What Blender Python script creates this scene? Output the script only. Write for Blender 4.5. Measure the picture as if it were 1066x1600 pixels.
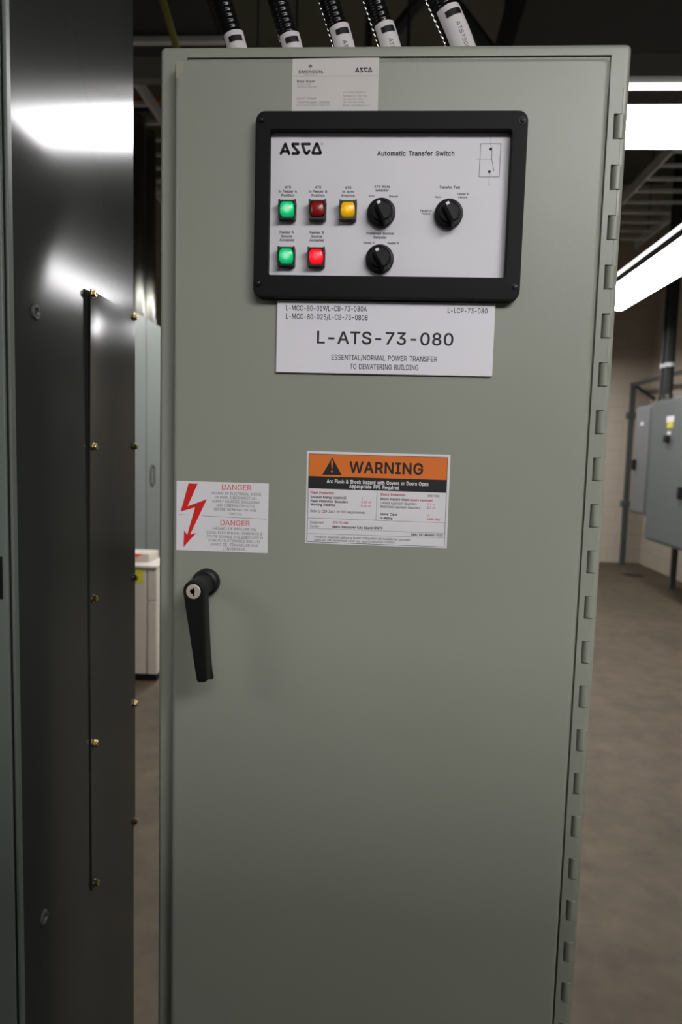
import bpy, bmesh, math, random
from mathutils import Vector, Matrix

random.seed(7)
for o in list(bpy.data.objects):
    bpy.data.objects.remove(o, do_unlink=True)
SC = bpy.context.scene
COL = SC.collection
R = math.radians

# ------------------------------------------------------------------ camera
YAW, PITCH, ROLL = R(3.356), R(5.216), R(1.558)
CAM = Vector((0.25221, -0.74349, 1.5))
fwd = Vector((-math.sin(YAW) * math.cos(PITCH), math.cos(YAW) * math.cos(PITCH), -math.sin(PITCH)))
rgt = Vector((math.cos(YAW), math.sin(YAW), 0))
upv = rgt.cross(fwd)
r2 = math.cos(ROLL) * rgt + math.sin(ROLL) * upv
u2 = -math.sin(ROLL) * rgt + math.cos(ROLL) * upv
cd = bpy.data.cameras.new('camera')
cam = bpy.data.objects.new('camera', cd)
COL.objects.link(cam)
cam.matrix_world = Matrix(((r2.x, u2.x, -fwd.x, CAM.x), (r2.y, u2.y, -fwd.y, CAM.y), (r2.z, u2.z, -fwd.z, CAM.z), (0, 0, 0, 1)))
cd.sensor_fit = 'VERTICAL'
cd.sensor_height = 36.0
cd.sensor_width = 24.0
cd.lens = 24.0
cd.clip_start = 0.02
cd.dof.use_dof = True
cd.dof.focus_distance = 0.76
cd.dof.aperture_fstop = 6.3
SC.camera = cam

# ------------------------------------------------------------------ world, exposure
SC.view_settings.view_transform = 'Standard'
SC.view_settings.look = 'None'
SC.view_settings.gamma = 1
SC.view_settings.use_curve_mapping = False
SC.view_settings.exposure = 0.0
wd = bpy.data.worlds.new('world')
SC.world = wd
wd.use_nodes = True
wd.node_tree.nodes['Background'].inputs[0].default_value = (0.5, 0.52, 0.5, 1)
wd.node_tree.nodes['Background'].inputs[1].default_value = 0.02
LENS_POWER = 31.0          # radiance of the fluorescent lenses
CEIL = 5.2

# ------------------------------------------------------------------ materials
def lin(c):
    return tuple(((v / 255) / 12.92 if v / 255 <= 0.04045 else ((v / 255 + 0.055) / 1.055) ** 2.4) for v in c)

def mat(name, rgb, rough=0.5, metal=0.0, var=0.06, scale=8.0, bump=0.0, bscale=200.0, spec=0.5, emit=None, power=0.0, coat=0.0):
    m = bpy.data.materials.new(name)
    m.use_nodes = True
    nt = m.node_tree
    b = nt.nodes['Principled BSDF']
    c = lin(rgb)
    tc = nt.nodes.new('ShaderNodeTexCoord')
    nz = nt.nodes.new('ShaderNodeTexNoise')
    nz.inputs['Scale'].default_value = scale
    nz.inputs['Detail'].default_value = 4
    mp_ = nt.nodes.new('ShaderNodeMapping')
    mp_.inputs['Location'].default_value = (0.317, 0.173, 0.271)
    mp_.inputs['Rotation'].default_value = (0.31, 0.47, 0.22)
    nt.links.new(tc.outputs['Object'], mp_.inputs['Vector'])
    nt.links.new(mp_.outputs['Vector'], nz.inputs['Vector'])
    rp = nt.nodes.new('ShaderNodeValToRGB')
    rp.color_ramp.elements[0].position = 0.3
    rp.color_ramp.elements[1].position = 0.7
    rp.color_ramp.elements[0].color = tuple(v * (1 - var) for v in c) + (1,)
    rp.color_ramp.elements[1].color = tuple(min(1, v * (1 + var)) for v in c) + (1,)
    nt.links.new(nz.outputs['Fac'], rp.inputs['Fac'])
    nt.links.new(rp.outputs['Color'], b.inputs['Base Color'])
    b.inputs['Roughness'].default_value = rough
    b.inputs['Metallic'].default_value = metal
    b.inputs['Specular IOR Level'].default_value = spec
    b.inputs['Coat Weight'].default_value = coat
    if bump:
        n2 = nt.nodes.new('ShaderNodeTexNoise')
        n2.inputs['Scale'].default_value = bscale
        n2.inputs['Detail'].default_value = 2
        nt.links.new(mp_.outputs['Vector'], n2.inputs['Vector'])
        bp = nt.nodes.new('ShaderNodeBump')
        bp.inputs['Strength'].default_value = bump
        bp.inputs['Distance'].default_value = 0.001
        nt.links.new(n2.outputs['Fac'], bp.inputs['Height'])
        nt.links.new(bp.outputs['Normal'], b.inputs['Normal'])
    if emit:
        b.inputs['Emission Color'].default_value = lin(emit) + (1,)
        b.inputs['Emission Strength'].default_value = power
    return m

def mat_lamp(name, rgb, glow, hot, power):
    """lit pilot lamp: glows most around the bulb at its own middle"""
    m = mat(name, rgb, 0.25, var=0.02)
    nt = m.node_tree
    b = nt.nodes['Principled BSDF']
    tc = nt.nodes.new('ShaderNodeTexCoord')
    ln = nt.nodes.new('ShaderNodeVectorMath')
    ln.operation = 'LENGTH'
    nt.links.new(tc.outputs['Object'], ln.inputs[0])
    rp = nt.nodes.new('ShaderNodeValToRGB')
    rp.color_ramp.elements[0].position = 0.0
    rp.color_ramp.elements[0].color = lin(hot) + (1,)
    rp.color_ramp.elements[1].position = 1.0
    rp.color_ramp.elements[1].color = tuple(v * 0.35 for v in lin(glow)) + (1,)
    e = rp.color_ramp.elements.new(0.35)
    e.color = lin(glow) + (1,)
    mp = nt.nodes.new('ShaderNodeMath')
    mp.operation = 'MULTIPLY'
    mp.inputs[1].default_value = 1 / 0.0095
    sb = nt.nodes.new('ShaderNodeMath')
    sb.operation = 'SUBTRACT'
    sb.inputs[1].default_value = 0.25
    nt.links.new(ln.outputs['Value'], mp.inputs[0])
    nt.links.new(mp.outputs[0], sb.inputs[0])
    nt.links.new(sb.outputs[0], rp.inputs['Fac'])
    nt.links.new(rp.outputs['Color'], b.inputs['Emission Color'])
    b.inputs['Emission Strength'].default_value = power
    return m

M = {}
M['enclosure'] = mat('enclosure_grey_paint', (141, 144, 132), 0.38, var=0.015, scale=5, bump=0.10, bscale=260)
M['panel_gloss'] = mat('dark_grey_gloss_paint', (50, 53, 50), 0.14, var=0.03, scale=6, spec=0.14)
M['tall_front'] = mat('tall_cabinet_front_paint', (98, 105, 98), 0.4, var=0.03)
M['black_plastic'] = mat('black_plastic', (14, 14, 14), 0.5, var=0.1, spec=0.3)
M['bezel'] = mat('black_bezel_plastic', (11, 11, 11), 0.6, var=0.06, bump=0.08, bscale=500, spec=0.2)
M['black_gap'] = mat('black_gap', (8, 8, 8), 0.8, var=0.1)
M['faceplate'] = mat('white_faceplate', (214, 212, 217), 0.45, var=0.01)
M['ink'] = mat('black_ink', (18, 18, 20), 0.6, var=0.03)
M['thin_ink'] = mat('thin_black_ink', (46, 46, 48), 0.6, var=0.03)
M['red_ink'] = mat('red_ink', (178, 48, 52), 0.6, var=0.03)
M['sign_red'] = mat('sign_red', (205, 32, 26), 0.5, var=0.03)
M['orange'] = mat('safety_orange', (214, 112, 34), 0.5, var=0.03)
M['white_ink'] = mat('white_ink', (225, 225, 225), 0.6, var=0.02)
M['sticker'] = mat('white_vinyl', (218, 216, 219), 0.4, var=0.01)
M['engraved'] = mat('white_engraved_laminate', (222, 220, 226), 0.5, var=0.01)
M['card'] = mat('card_stock', (205, 200, 196), 0.7, var=0.015)
M['grey_ink'] = mat('grey_ink', (110, 108, 108), 0.7, var=0.03)
M['chrome'] = mat('satin_chrome', (200, 190, 175), 0.45, 0.4, var=0.03)
M['brass'] = mat('zinc_brass_bolt', (176, 160, 116), 0.28, 1.0, var=0.1, scale=60)
M['black_metal'] = mat('black_oxide_screw', (14, 14, 14), 0.35, 0.4, var=0.1)
M['housing'] = mat('lamp_housing_plastic', (30, 31, 33), 0.35, var=0.05)
M['green_lamp'] = mat_lamp('green_lamp_lens', (10, 120, 70), (0, 205, 115), (190, 255, 225), 0.75)
M['amber_lamp'] = mat_lamp('amber_lamp_lens', (190, 140, 10), (205, 150, 0), (255, 225, 60), 0.6)
M['red_lamp'] = mat_lamp('red_lamp_lens', (170, 10, 20), (255, 20, 38), (255, 90, 110), 0.9)
M['dull_red'] = mat('unlit_red_lens', (140, 22, 20), 0.25, var=0.03)
M['conduit'] = mat('black_flexible_conduit', (14, 14, 15), 0.22, var=0.1)
M['tag'] = mat('white_cable_tag', (215, 210, 212), 0.5, var=0.01)
M['lens'] = mat('fluorescent_lens', (240, 240, 235), 0.4, var=0.01, emit=(253, 251, 252), power=LENS_POWER)
M['uplight'] = mat('fluorescent_upper_slot', (240, 240, 235), 0.4, var=0.01, emit=(255, 253, 246), power=2.2)
M['fixture'] = mat('fixture_grey_steel', (92, 92, 94), 0.5, var=0.04)
M['strut'] = mat('galvanised_strut', (190, 192, 194), 0.5, 0.3, var=0.08)
M['frame_steel'] = mat('grey_strut_frame', (66, 70, 70), 0.5, 0.2, var=0.08)
M['grommet'] = mat('grey_grommet', (70, 73, 69), 0.45, var=0.05)
M['beam'] = mat('painted_beam', (104, 106, 104), 0.6, 0.0, var=0.08)
M['dark_steel'] = mat('dark_steel', (38, 40, 42), 0.55, 0.2, var=0.1)
M['unlit_duct_riser'] = mat('unlit_duct_and_riser_black', (22, 23, 22), 0.7, var=0.1)  # near black: unlit overhead space on the ducts, own colour on the risers
M['mcc'] = mat('switchgear_grey', (98, 104, 100), 0.4, var=0.03)
M['wallbox'] = mat('wall_cabinet_grey', (86, 92, 92), 0.45, var=0.04)
M['wallbox_light'] = mat('light_wall_cabinet_grey', (98, 100, 102), 0.45, var=0.04)
M['appliance'] = mat('white_enamel', (188, 180, 168), 0.4, var=0.02)
M['yellow'] = mat('yellow_label', (200, 190, 40), 0.5, var=0.05)
M['red_orange'] = mat('red_orange_tape', (225, 70, 45), 0.5, var=0.03)
M['cable_orange'] = mat('orange_cable', (190, 84, 34), 0.5, var=0.05)
M['cable_blue'] = mat('blue_cable', (28, 46, 84), 0.5, var=0.05)
M['cable_yellow'] = mat('yellow_cable', (90, 84, 18), 0.5, var=0.05)
M['pipe_metal'] = mat('galvanised_pipe', (90, 90, 84), 0.26, 0.9, var=0.1)
M['ceiling'] = mat('dark_ceiling_deck', (86, 88, 76), 0.8, var=0.1, scale=2)

def mat_floor():
    m = mat('concrete_floor', (76, 67, 54), 0.7, spec=0.25, var=0.16, scale=1.6, bump=0.06, bscale=60)
    nt = m.node_tree
    b = nt.nodes['Principled BSDF']
    tc = nt.nodes.new('ShaderNodeTexCoord')
    n = nt.nodes.new('ShaderNodeTexNoise')
    n.inputs['Scale'].default_value = 7
    n.inputs['Detail'].default_value = 7
    n.inputs['Roughness'].default_value = 0.62
    nt.links.new(tc.outputs['Object'], n.inputs['Vector'])
    rp = nt.nodes.new('ShaderNodeValToRGB')
    rp.color_ramp.elements[0].position = 0.3
    rp.color_ramp.elements[0].color = (0.66, 0.66, 0.66, 1)
    rp.color_ramp.elements[1].position = 0.72
    rp.color_ramp.elements[1].color = (1.16, 1.14, 1.1, 1)
    nt.links.new(n.outputs['Fac'], rp.inputs['Fac'])
    mx = nt.nodes.new('ShaderNodeMix')
    mx.data_type = 'RGBA'
    mx.blend_type = 'MULTIPLY'
    mx.inputs['Factor'].default_value = 1.0
    src = b.inputs['Base Color'].links[0].from_socket
    nt.links.new(src, mx.inputs['A'])
    nt.links.new(rp.outputs['Color'], mx.inputs['B'])
    nt.links.new(mx.outputs['Result'], b.inputs['Base Color'])
    return m

def mat_block(name, axis):
    m = bpy.data.materials.new(name)
    m.use_nodes = True
    nt = m.node_tree
    b = nt.nodes['Principled BSDF']
    tc = nt.nodes.new('ShaderNodeTexCoord')
    sp = nt.nodes.new('ShaderNodeSeparateXYZ')
    cb = nt.nodes.new('ShaderNodeCombineXYZ')
    nt.links.new(tc.outputs['Object'], sp.inputs[0])
    nt.links.new(sp.outputs[axis], cb.inputs[0])
    nt.links.new(sp.outputs['Z'], cb.inputs[1])
    br = nt.nodes.new('ShaderNodeTexBrick')
    br.inputs['Scale'].default_value = 1.0
    br.inputs['Brick Width'].default_value = 0.4
    br.inputs['Row Height'].default_value = 0.2
    br.inputs['Mortar Size'].default_value = 0.006
    br.inputs['Color1'].default_value = lin((172, 161, 146)) + (1,)
    br.inputs['Color2'].default_value = lin((169, 158, 144)) + (1,)
    br.inputs['Mortar'].default_value = lin((160, 150, 136)) + (1,)
    nt.links.new(cb.outputs[0], br.inputs['Vector'])
    nt.links.new(br.outputs['Color'], b.inputs['Base Color'])
    b.inputs['Roughness'].default_value = 0.65
    return m

M['floor'] = mat_floor()
M['block_x'] = mat_block('painted_block_facing', 'X')
M['block_y'] = mat_block('painted_block_side', 'Y')

# ------------------------------------------------------------------ mesh helpers
def link(name, me, parent=None, loc=None):
    o = bpy.data.objects.new(name, me)
    COL.objects.link(o)
    if parent is not None:
        o.parent = parent
    if loc is not None:
        o.location = loc
    return o

def thing(name, label, cat, loc=(0, 0, 0), group=None):
    o = bpy.data.objects.new(name, None)
    COL.objects.link(o)
    o.location = loc
    o.empty_display_size = 0.1
    return tag(o, label, cat, group)

def tag(o, label, cat, group=None):
    o['label'] = label
    o['category'] = cat
    if group:
        o['group'] = group
    return o

def copy_tree(o, parent=None):
    kids = list(o.children)
    c = o.copy()
    COL.objects.link(c)
    if parent is not None:
        c.parent = parent
    for k in kids:
        copy_tree(k, c)
    return c

class Geo:
    """collects polygons of ONE part"""
    def __init__(s):
        s.v, s.f = [], []

    def poly(s, pts):
        n = len(s.v)
        s.v += [tuple(p) for p in pts]
        s.f.append(tuple(range(n, n + len(pts))))

    def loft(s, loops, cap0=False, cap1=False, closed=True):
        n = len(s.v)
        k = len(loops[0])
        for L in loops:
            s.v += [tuple(p) for p in L]
        for i in range(len(loops) - 1):
            for j in range(k if closed else k - 1):
                a = n + i * k + j
                b = n + i * k + (j + 1) % k
                s.f.append((a, b, b + k, a + k))
        if cap0:
            s.f.append(tuple(range(n + k - 1, n - 1, -1)))
        if cap1:
            m = n + (len(loops) - 1) * k
            s.f.append(tuple(range(m, m + k)))
        return s

    def box(s, x0, x1, y0, y1, z0, z1):
        L = lambda z: [(x0, y0, z), (x1, y0, z), (x1, y1, z), (x0, y1, z)]
        return s.loft([L(z0), L(z1)], True, True)

    def tube(s, pts, rad, seg=12, caps=True):
        """round tube through points; rad a number or one per point"""
        pts = [Vector(p) for p in pts]
        loops = []
        ref = None
        for i, p in enumerate(pts):
            d = (pts[min(i + 1, len(pts) - 1)] - pts[max(i - 1, 0)]).normalized()
            if ref is None:
                ref = d.orthogonal().normalized()
            ref = (ref - d * ref.dot(d)).normalized()
            bn = d.cross(ref)
            r = rad[i] if isinstance(rad, (list, tuple)) else rad
            loops.append([p + r * (math.cos(2 * math.pi * j / seg) * ref + math.sin(2 * math.pi * j / seg) * bn) for j in range(seg)])
        return s.loft(loops, caps, caps)

    def lathe_y(s, cx, cz, prof, seg=32, cap0=True, cap1=True):
        """profile of (radius, y) turned about an axis along Y"""
        loops = [[(cx + r * math.cos(2 * math.pi * j / seg), y, cz + r * math.sin(2 * math.pi * j / seg)) for j in range(seg)] for r, y in prof]
        return s.loft(loops, cap0, cap1)

    def build(s, name, m, parent=None, loc=None, smooth=35, bevel=0.0, bseg=2):
        me = bpy.data.meshes.new(name)
        if loc is not None:
            l = Vector(loc)
            vs = [tuple(Vector(p) - l) for p in s.v]
        else:
            vs = s.v
        me.from_pydata(vs, [], s.f)
        me.update()
        bm = bmesh.new()
        bm.from_mesh(me)
        bmesh.ops.recalc_face_normals(bm, faces=bm.faces)
        if bevel:
            eds = [e for e in bm.edges if len(e.link_faces) == 2 and e.calc_face_angle(0) > 0.6]
            bmesh.ops.bevel(bm, geom=eds, offset=bevel, segments=bseg, profile=0.5, affect='EDGES', clamp_overlap=True)
        bm.to_mesh(me)
        bm.free()
        if smooth:
            for p in me.polygons:
                p.use_smooth = True
            me.set_sharp_from_angle(angle=R(smooth))
            big = max(p.area for p in me.polygons)
            for p in me.polygons:
                if len(p.vertices) > 8 or (bevel and p.area > 0.15 * big):
                    p.use_smooth = False
        me.materials.append(m)
        o = link(name, me, parent, loc)
        if smooth and not bevel and len(s.f) > 5 and len(s.f) < 3000:
            w = o.modifiers.new('weighted_normals', 'WEIGHTED_NORMAL')
            w.mode = 'FACE_AREA'
            w.weight = 100
            w.keep_sharp = True
        return o

def rr(x0, x1, z0, z1, r, y, seg=5):
    """rounded rectangle loop in the XZ plane at depth y"""
    out = []
    for cx, cz, a0 in ((x1 - r, z1 - r, 0), (x0 + r, z1 - r, 90), (x0 + r, z0 + r, 180), (x1 - r, z0 + r, 270)):
        for i in range(seg + 1):
            a = R(a0 + 90 * i / seg)
            out.append((cx + r * math.cos(a), y, cz + r * math.sin(a)))
    return out

def box(name, m, x0, x1, y0, y1, z0, z1, parent=None, bevel=0.0, bseg=2):
    return Geo().box(x0, x1, y0, y1, z0, z1).build(name, m, parent, bevel=bevel, bseg=bseg)

# ------------------------------------------------------------------ lettering
_tcache, _gcache = {}, {}
def fill_glyph(ch, off):
    """outlines of one letter, grown by off, cut into flat strips (every piece inside any outline is filled)"""
    key = (ch, off)
    if key in _gcache:
        return _gcache[key]
    adv, data = GLYPHS.get(ch, (400, ''))
    cs = []
    for part in data.split('|'):
        n = [int(q) for q in part.split()]
        P = [Vector((n[i], n[i + 1])) for i in range(0, len(n), 2)]
        if len(P) < 3:
            continue
        if off:
            Q = []
            for i in range(len(P)):
                d1, d2 = (P[i] - P[i - 1]).normalized(), (P[(i + 1) % len(P)] - P[i]).normalized()
                m = Vector((d1.y, -d1.x)) + Vector((d2.y, -d2.x))
                m = m * (2 / max(1.0, m.length_squared))
                Q.append(P[i] + m * off)
            P = Q
        cs.append(P)
    E = []
    ys = set()
    for P in cs:
        for i in range(len(P)):
            p, q = P[i - 1], P[i]
            ys.add(round(p.y, 2))
            if abs(p.y - q.y) > 0.01:
                E.append((p, q, 1) if p.y < q.y else (q, p, -1))
    for i in range(len(E)):
        for j in range(i):
            (p, q, _), (r, t, _) = E[i], E[j]
            d, e = q - p, t - r
            k = d.x * e.y - d.y * e.x
            if abs(k) > 1e-6:
                u = ((r.x - p.x) * e.y - (r.y - p.y) * e.x) / k
                w = ((r.x - p.x) * d.y - (r.y - p.y) * d.x) / k
                if 0.001 < u < 0.999 and 0.001 < w < 0.999:
                    ys.add(round(p.y + u * d.y, 2))
    ys = sorted(ys)
    v, f = [], []
    xa = lambda e, y: e[0].x + (e[1].x - e[0].x) * (y - e[0].y) / (e[1].y - e[0].y)
    for y0, y1 in zip(ys[:-1], ys[1:]):
        if y1 - y0 < 0.02:
            continue
        ym = (y0 + y1) / 2
        act = sorted((e for e in E if e[0].y < ym < e[1].y), key=lambda e: xa(e, ym))
        wn, st = 0, None
        for e in act:
            was = wn
            wn += e[2]
            if was == 0:
                st = e
            elif wn == 0:
                k = len(v)
                v += [(xa(st, y0), y0), (xa(e, y0), y0), (xa(e, y1), y1), (xa(st, y1), y1)]
                f.append((k, k + 1, k + 2, k + 3))
    _gcache[key] = (adv + 1.3 * off, v, f)
    return _gcache[key]

def glyphs(s, bold, italic):
    """flat lettering of one line, laid out letter by letter (in em)"""
    key = (s, bold, italic)
    if key in _tcache:
        return _tcache[key]
    v, f, x = [], [], 0.0
    for ch in s:
        adv, gv, gf = fill_glyph(ch, bold * 1000)
        k = len(v)
        v += [((x + p[0] + (0.22 * p[1] if italic else 0)) / 1000, p[1] / 1000) for p in gv]
        f += [tuple(k + i for i in q) for q in gf]
        x += adv
    _tcache[key] = (v, f)
    return v, f

_caps = {}
def cap_height(bold):
    if bold not in _caps:
        v, f = glyphs('H', bold, False)
        ys = [p[1] for p in v]
        _caps[bold] = (min(ys), max(ys))
    return _caps[bold]

def write(g, s, xc, zc, w, h, fn, bold=0.0, italic=False):
    """adds lettering to Geo g: centred at (xc, zc), w wide, h the height of its capitals; fn maps (x, z) to a point"""
    v, f = glyphs(s, bold, italic)
    b0, b1 = cap_height(bold)
    xs = [p[0] for p in v]
    x0, x1 = min(xs), max(xs)
    sx = w / (x1 - x0)
    sz = h / (b1 - b0)
    n = len(g.v)
    for x, y in v:
        g.v.append(tuple(fn(xc + (x - (x0 + x1) / 2) * sx, zc + (y - (b0 + b1) / 2) * sz)))
    for q in f:
        g.f.append(tuple(n + i for i in q))

def plane_fn(y, k=0.001):
    return lambda x, z: (x * k, y, z * k)

def flat_poly(g, pts, fn):
    g.poly([fn(*p) for p in pts])

def stroke(g, pts, w, fn, round_caps=True):
    for a, b in zip(pts[:-1], pts[1:]):
        d = Vector((b[0] - a[0], b[1] - a[1]))
        if d.length < 1e-6:
            continue
        d.normalize()
        n = Vector((-d.y, d.x)) * w / 2
        g.poly([fn(a[0] + n.x, a[1] + n.y), fn(b[0] + n.x, b[1] + n.y), fn(b[0] - n.x, b[1] - n.y), fn(a[0] - n.x, a[1] - n.y)])
    if round_caps:
        for p in pts:
            disc(g, p, w / 2, fn)

def disc(g, p, r, fn, seg=14):
    g.poly([fn(p[0] + r * math.cos(2 * math.pi * i / seg), p[1] + r * math.sin(2 * math.pi * i / seg)) for i in range(seg)])

def struct(o):
    o['kind'] = 'structure'
    return o

# ------------------------------------------------------------------ measured lettering: (text, middle x, middle z, width, capital height, style) in millimetres on the cabinet's front
PANEL_TEXT = [
    ('ATS', 143.56, 1773.03, 6.43, 2.65, 'bold'),
    ('in Feeder A', 143.63, 1768.98, 19.3, 2.66, 'bold'),
    ('Position', 143.71, 1765.06, 13.75, 2.66, 'bold'),
    ('ATS', 175.48, 1773.18, 6.4, 2.65, 'bold'),
    ('in Feeder B', 175.57, 1768.99, 18.91, 2.65, 'bold'),
    ('Position', 175.67, 1765.09, 13.68, 2.65, 'bold'),
    ('ATS', 207.1, 1772.91, 6.36, 2.64, 'bold'),
    ('in Auto', 207.21, 1768.73, 11.87, 2.64, 'bold'),
    ('Position', 207.32, 1764.83, 13.75, 2.65, 'bold'),
    ('Feeder A', 143.3, 1727.35, 14.99, 2.69, 'bold'),
    ('Source', 143.38, 1723.25, 11.76, 2.69, 'bold'),
    ('Accepted', 143.46, 1719.43, 15.6, 2.69, 'bold'),
    ('Feeder B', 175.12, 1727.33, 14.92, 2.68, 'bold'),
    ('Source', 175.22, 1723.24, 11.7, 2.68, 'bold'),
    ('Accepted', 175.31, 1719.43, 15.52, 2.68, 'bold'),
    ('ATS Mode', 242.53, 1774.18, 16.68, 2.63, 'bold'),
    ('Selector', 242.65, 1770.43, 13.81, 2.64, 'bold'),
    ('Auto', 231.75, 1764.68, 6.2, 2.09, 'bold'),
    ('Manual', 254.79, 1764.53, 9.19, 2.08, 'bold'),
    ('Preferred Source', 241.89, 1726.91, 28.35, 2.66, 'bold'),
    ('Selector', 242.03, 1722.84, 13.89, 2.67, 'bold'),
    ('Feeder A', 230.47, 1717.25, 11.61, 2.11, 'bold'),
    ('Feeder B', 255.96, 1717.2, 11.85, 2.11, 'bold'),
    ('Automatic Transfer Switch', 276.09, 1807.36, 79.87, 4.93, 'bold')]
PANEL_TEXT_RIGHT = [
    ('Transfer Test', 312.55, 1773.8, 21.32, 2.62, 'bold'),
    ('Auto', 300.85, 1764.08, 6.13, 2.07, 'bold'),
    ('Feeder B', 326.19, 1767.25, 11.64, 2.07, 'bold'),
    ('Failure', 326.33, 1763.94, 9.09, 2.07, 'bold'),
    ('Feeder A', 288.82, 1750.15, 11.74, 2.08, 'bold'),
    ('Failure', 288.93, 1747.23, 9.16, 2.08, 'bold')]
ASCO_STROKES = [[(135.52, 1806.93), (139.96, 1816.77), (144.06, 1806.94)], [(137.7, 1809.22), (143.11, 1809.23)], [(153.46, 1816.56), (147.59, 1816.55), (147.98, 1814.84), (154.24, 1808.22), (153.37, 1807.08), (147.96, 1807.07)], [(165.62, 1816.57), (157.66, 1816.56), (160.96, 1808.0), (162.06, 1807.15), (163.38, 1807.15), (165.3, 1809.72)], [(173.51, 1816.8), (177.37, 1807.86), (177.02, 1807.23), (169.37, 1807.22), (168.88, 1807.67), (172.61, 1816.8), (173.51, 1816.8)]]
REG_MARK = [(178.58, 1816.7)]
DIAGRAM_BOX = [(342.36, 1817.0), (363.0, 1817.02), (362.6, 1784.31), (342.15, 1784.23)]
DIAGRAM_LINES = [(352.52, 1825.15), (353.14, 1811.85), (354.04, 1813.62), (354.32, 1801.77), (354.32, 1801.77), (356.97, 1790.17), (338.11, 1801.87), (354.32, 1801.77), (352.5, 1789.34), (352.54, 1776.32)]
DIAGRAM_DOTS = [(352.86, 1811.85), (352.5, 1789.34)]
BUTTONS = [(144.15, 1748.45), (175.96, 1748.66), (207.76, 1748.44), (144.08, 1701.04), (175.81, 1700.81)]
KNOBS = [(242.58, 1746.72), (242.37, 1699.81)]
KNOB3 = [(312.28, 1746.08)]
SCREWS = [(115.84, 1836.8), (115.34, 1672.2)]
SCREWS2 = [(382.07, 1835.87), (382.5, 1671.82)]
PLATE_TEXT = [
    ('L-MCC-80-019/L-CB-73-080A', 187.22, 1649.21, 86.31, 5.55, 'n'),
    ('L-MCC-80-025/L-CB-73-080B', 187.92, 1640.19, 87.34, 5.56, 'n'),
    ('L-LCP-73-080', 336.28, 1648.89, 41.42, 5.71, 'n'),
    ('L-ATS-73-080', 250.36, 1618.97, 144.87, 13.2, 'big'),
    ('ESSENTIAL/NORMAL POWER TRANSFER', 250.26, 1598.29, 112.19, 5.59, 'n'),
    ('TO DEWATERING BUILDING', 250.6, 1588.97, 72.83, 5.6, 'n')]
WARNING_TEXT = [
    ('WARNING', 256.35, 1481.46, 80.02, 12.66, 'kB'),
    ('Arc Flash & Shock Hazard with Covers or Doors Open', 247.31, 1465.39, 110.27, 4.08, 'wB'),
    ('Appropriate PPE Required', 243.98, 1460.55, 54.14, 4.08, 'wB'),
    ('Flash Protection', 187.5, 1452.59, 25.36, 2.79, 'rB'),
    ('Incident Energy (cal/cm2)', 194.44, 1447.7, 39.01, 2.8, 'kB'),
    ('1', 231.43, 1447.88, 1.15, 2.46, 'r'),
    ('Flash Protection Boundary', 195.54, 1443.29, 41.01, 2.8, 'kB'),
    ('0.28 m', 235.57, 1443.74, 10.14, 2.46, 'r'),
    ('Working Distance', 188.65, 1439.44, 27.05, 2.8, 'kB'),
    ('0.46 m', 235.53, 1439.63, 10.48, 2.46, 'r'),
    ('Refer to CSA Z462 for PPE Requirements', 204.86, 1432.21, 60.1, 2.8, 'kI'),
    ('Shock Protection', 264.58, 1452.84, 26.84, 2.78, 'rB'),
    ('600 VAC', 308.57, 1452.91, 12.44, 2.44, 'kB'),
    ('Shock Hazard when', 266.7, 1447.84, 30.75, 2.78, 'kB'),
    ('covers removed', 295.23, 1447.75, 24.3, 2.61, 'rB'),
    ('Limited Approach Boundary', 271.15, 1443.56, 39.37, 2.78, 'k'),
    ('1.1 m', 306.26, 1443.69, 8.09, 2.45, 'r'),
    ('Restricted Approach Boundary', 273.32, 1439.53, 43.44, 2.78, 'k'),
    ('0.3 m', 306.4, 1439.94, 8.09, 2.45, 'r'),
    ('Glove Class', 260.99, 1431.24, 18.28, 2.79, 'kB'),
    ('0', 303.09, 1431.31, 1.46, 2.46, 'r'),
    ('V-Rating', 258.44, 1427.04, 12.9, 2.8, 'kB'),
    ('1000 VAC', 309.49, 1427.26, 14.26, 2.46, 'rB'),
    ('Equipment', 182.77, 1419.89, 15.39, 2.65, 'k'),
    ('ATS-73-080', 208.38, 1420.26, 16.97, 2.65, 'rB'),
    ('Facility', 179.98, 1415.32, 9.61, 2.66, 'k'),
    ('Metro Vancouver Lulu Island WWTP', 227.24, 1415.6, 55.07, 2.81, 'kB'),
    ('Date: 16-January-2015', 303.06, 1410.27, 34.29, 2.8, 'kB'),
    ('Changes in equipment settings or system configuration will invalidate the calculated', 232.27, 1404.0, 105.28, 2.49, 'k'),
    ('values and PPE requirements which may result in hazardous condition.', 224.2, 1400.56, 88.98, 2.49, 'k')]
WARNING_TRIANGLE = [(197.55, 1491.19), (187.03, 1472.11), (208.37, 1472.41)]
WARNING_HEADER = [(172.19, 1494.89), (322.28, 1494.65), (322.15, 1470.39), (172.26, 1470.36)]
WARNING_BAND = [(172.26, 1470.36), (322.15, 1470.39), (321.91, 1456.58), (172.07, 1456.89)]
WARNING_LINES = [(172.19, 1494.89), (322.28, 1494.65), (322.28, 1494.65), (322.37, 1397.59), (322.37, 1397.59), (171.75, 1398.05), (171.75, 1398.05), (172.19, 1494.89), (172.48, 1424.53), (322.11, 1423.91), (172.41, 1413.07), (322.09, 1412.41), (172.21, 1407.23), (321.96, 1407.47), (247.26, 1456.73), (247.15, 1424.2)]
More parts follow.
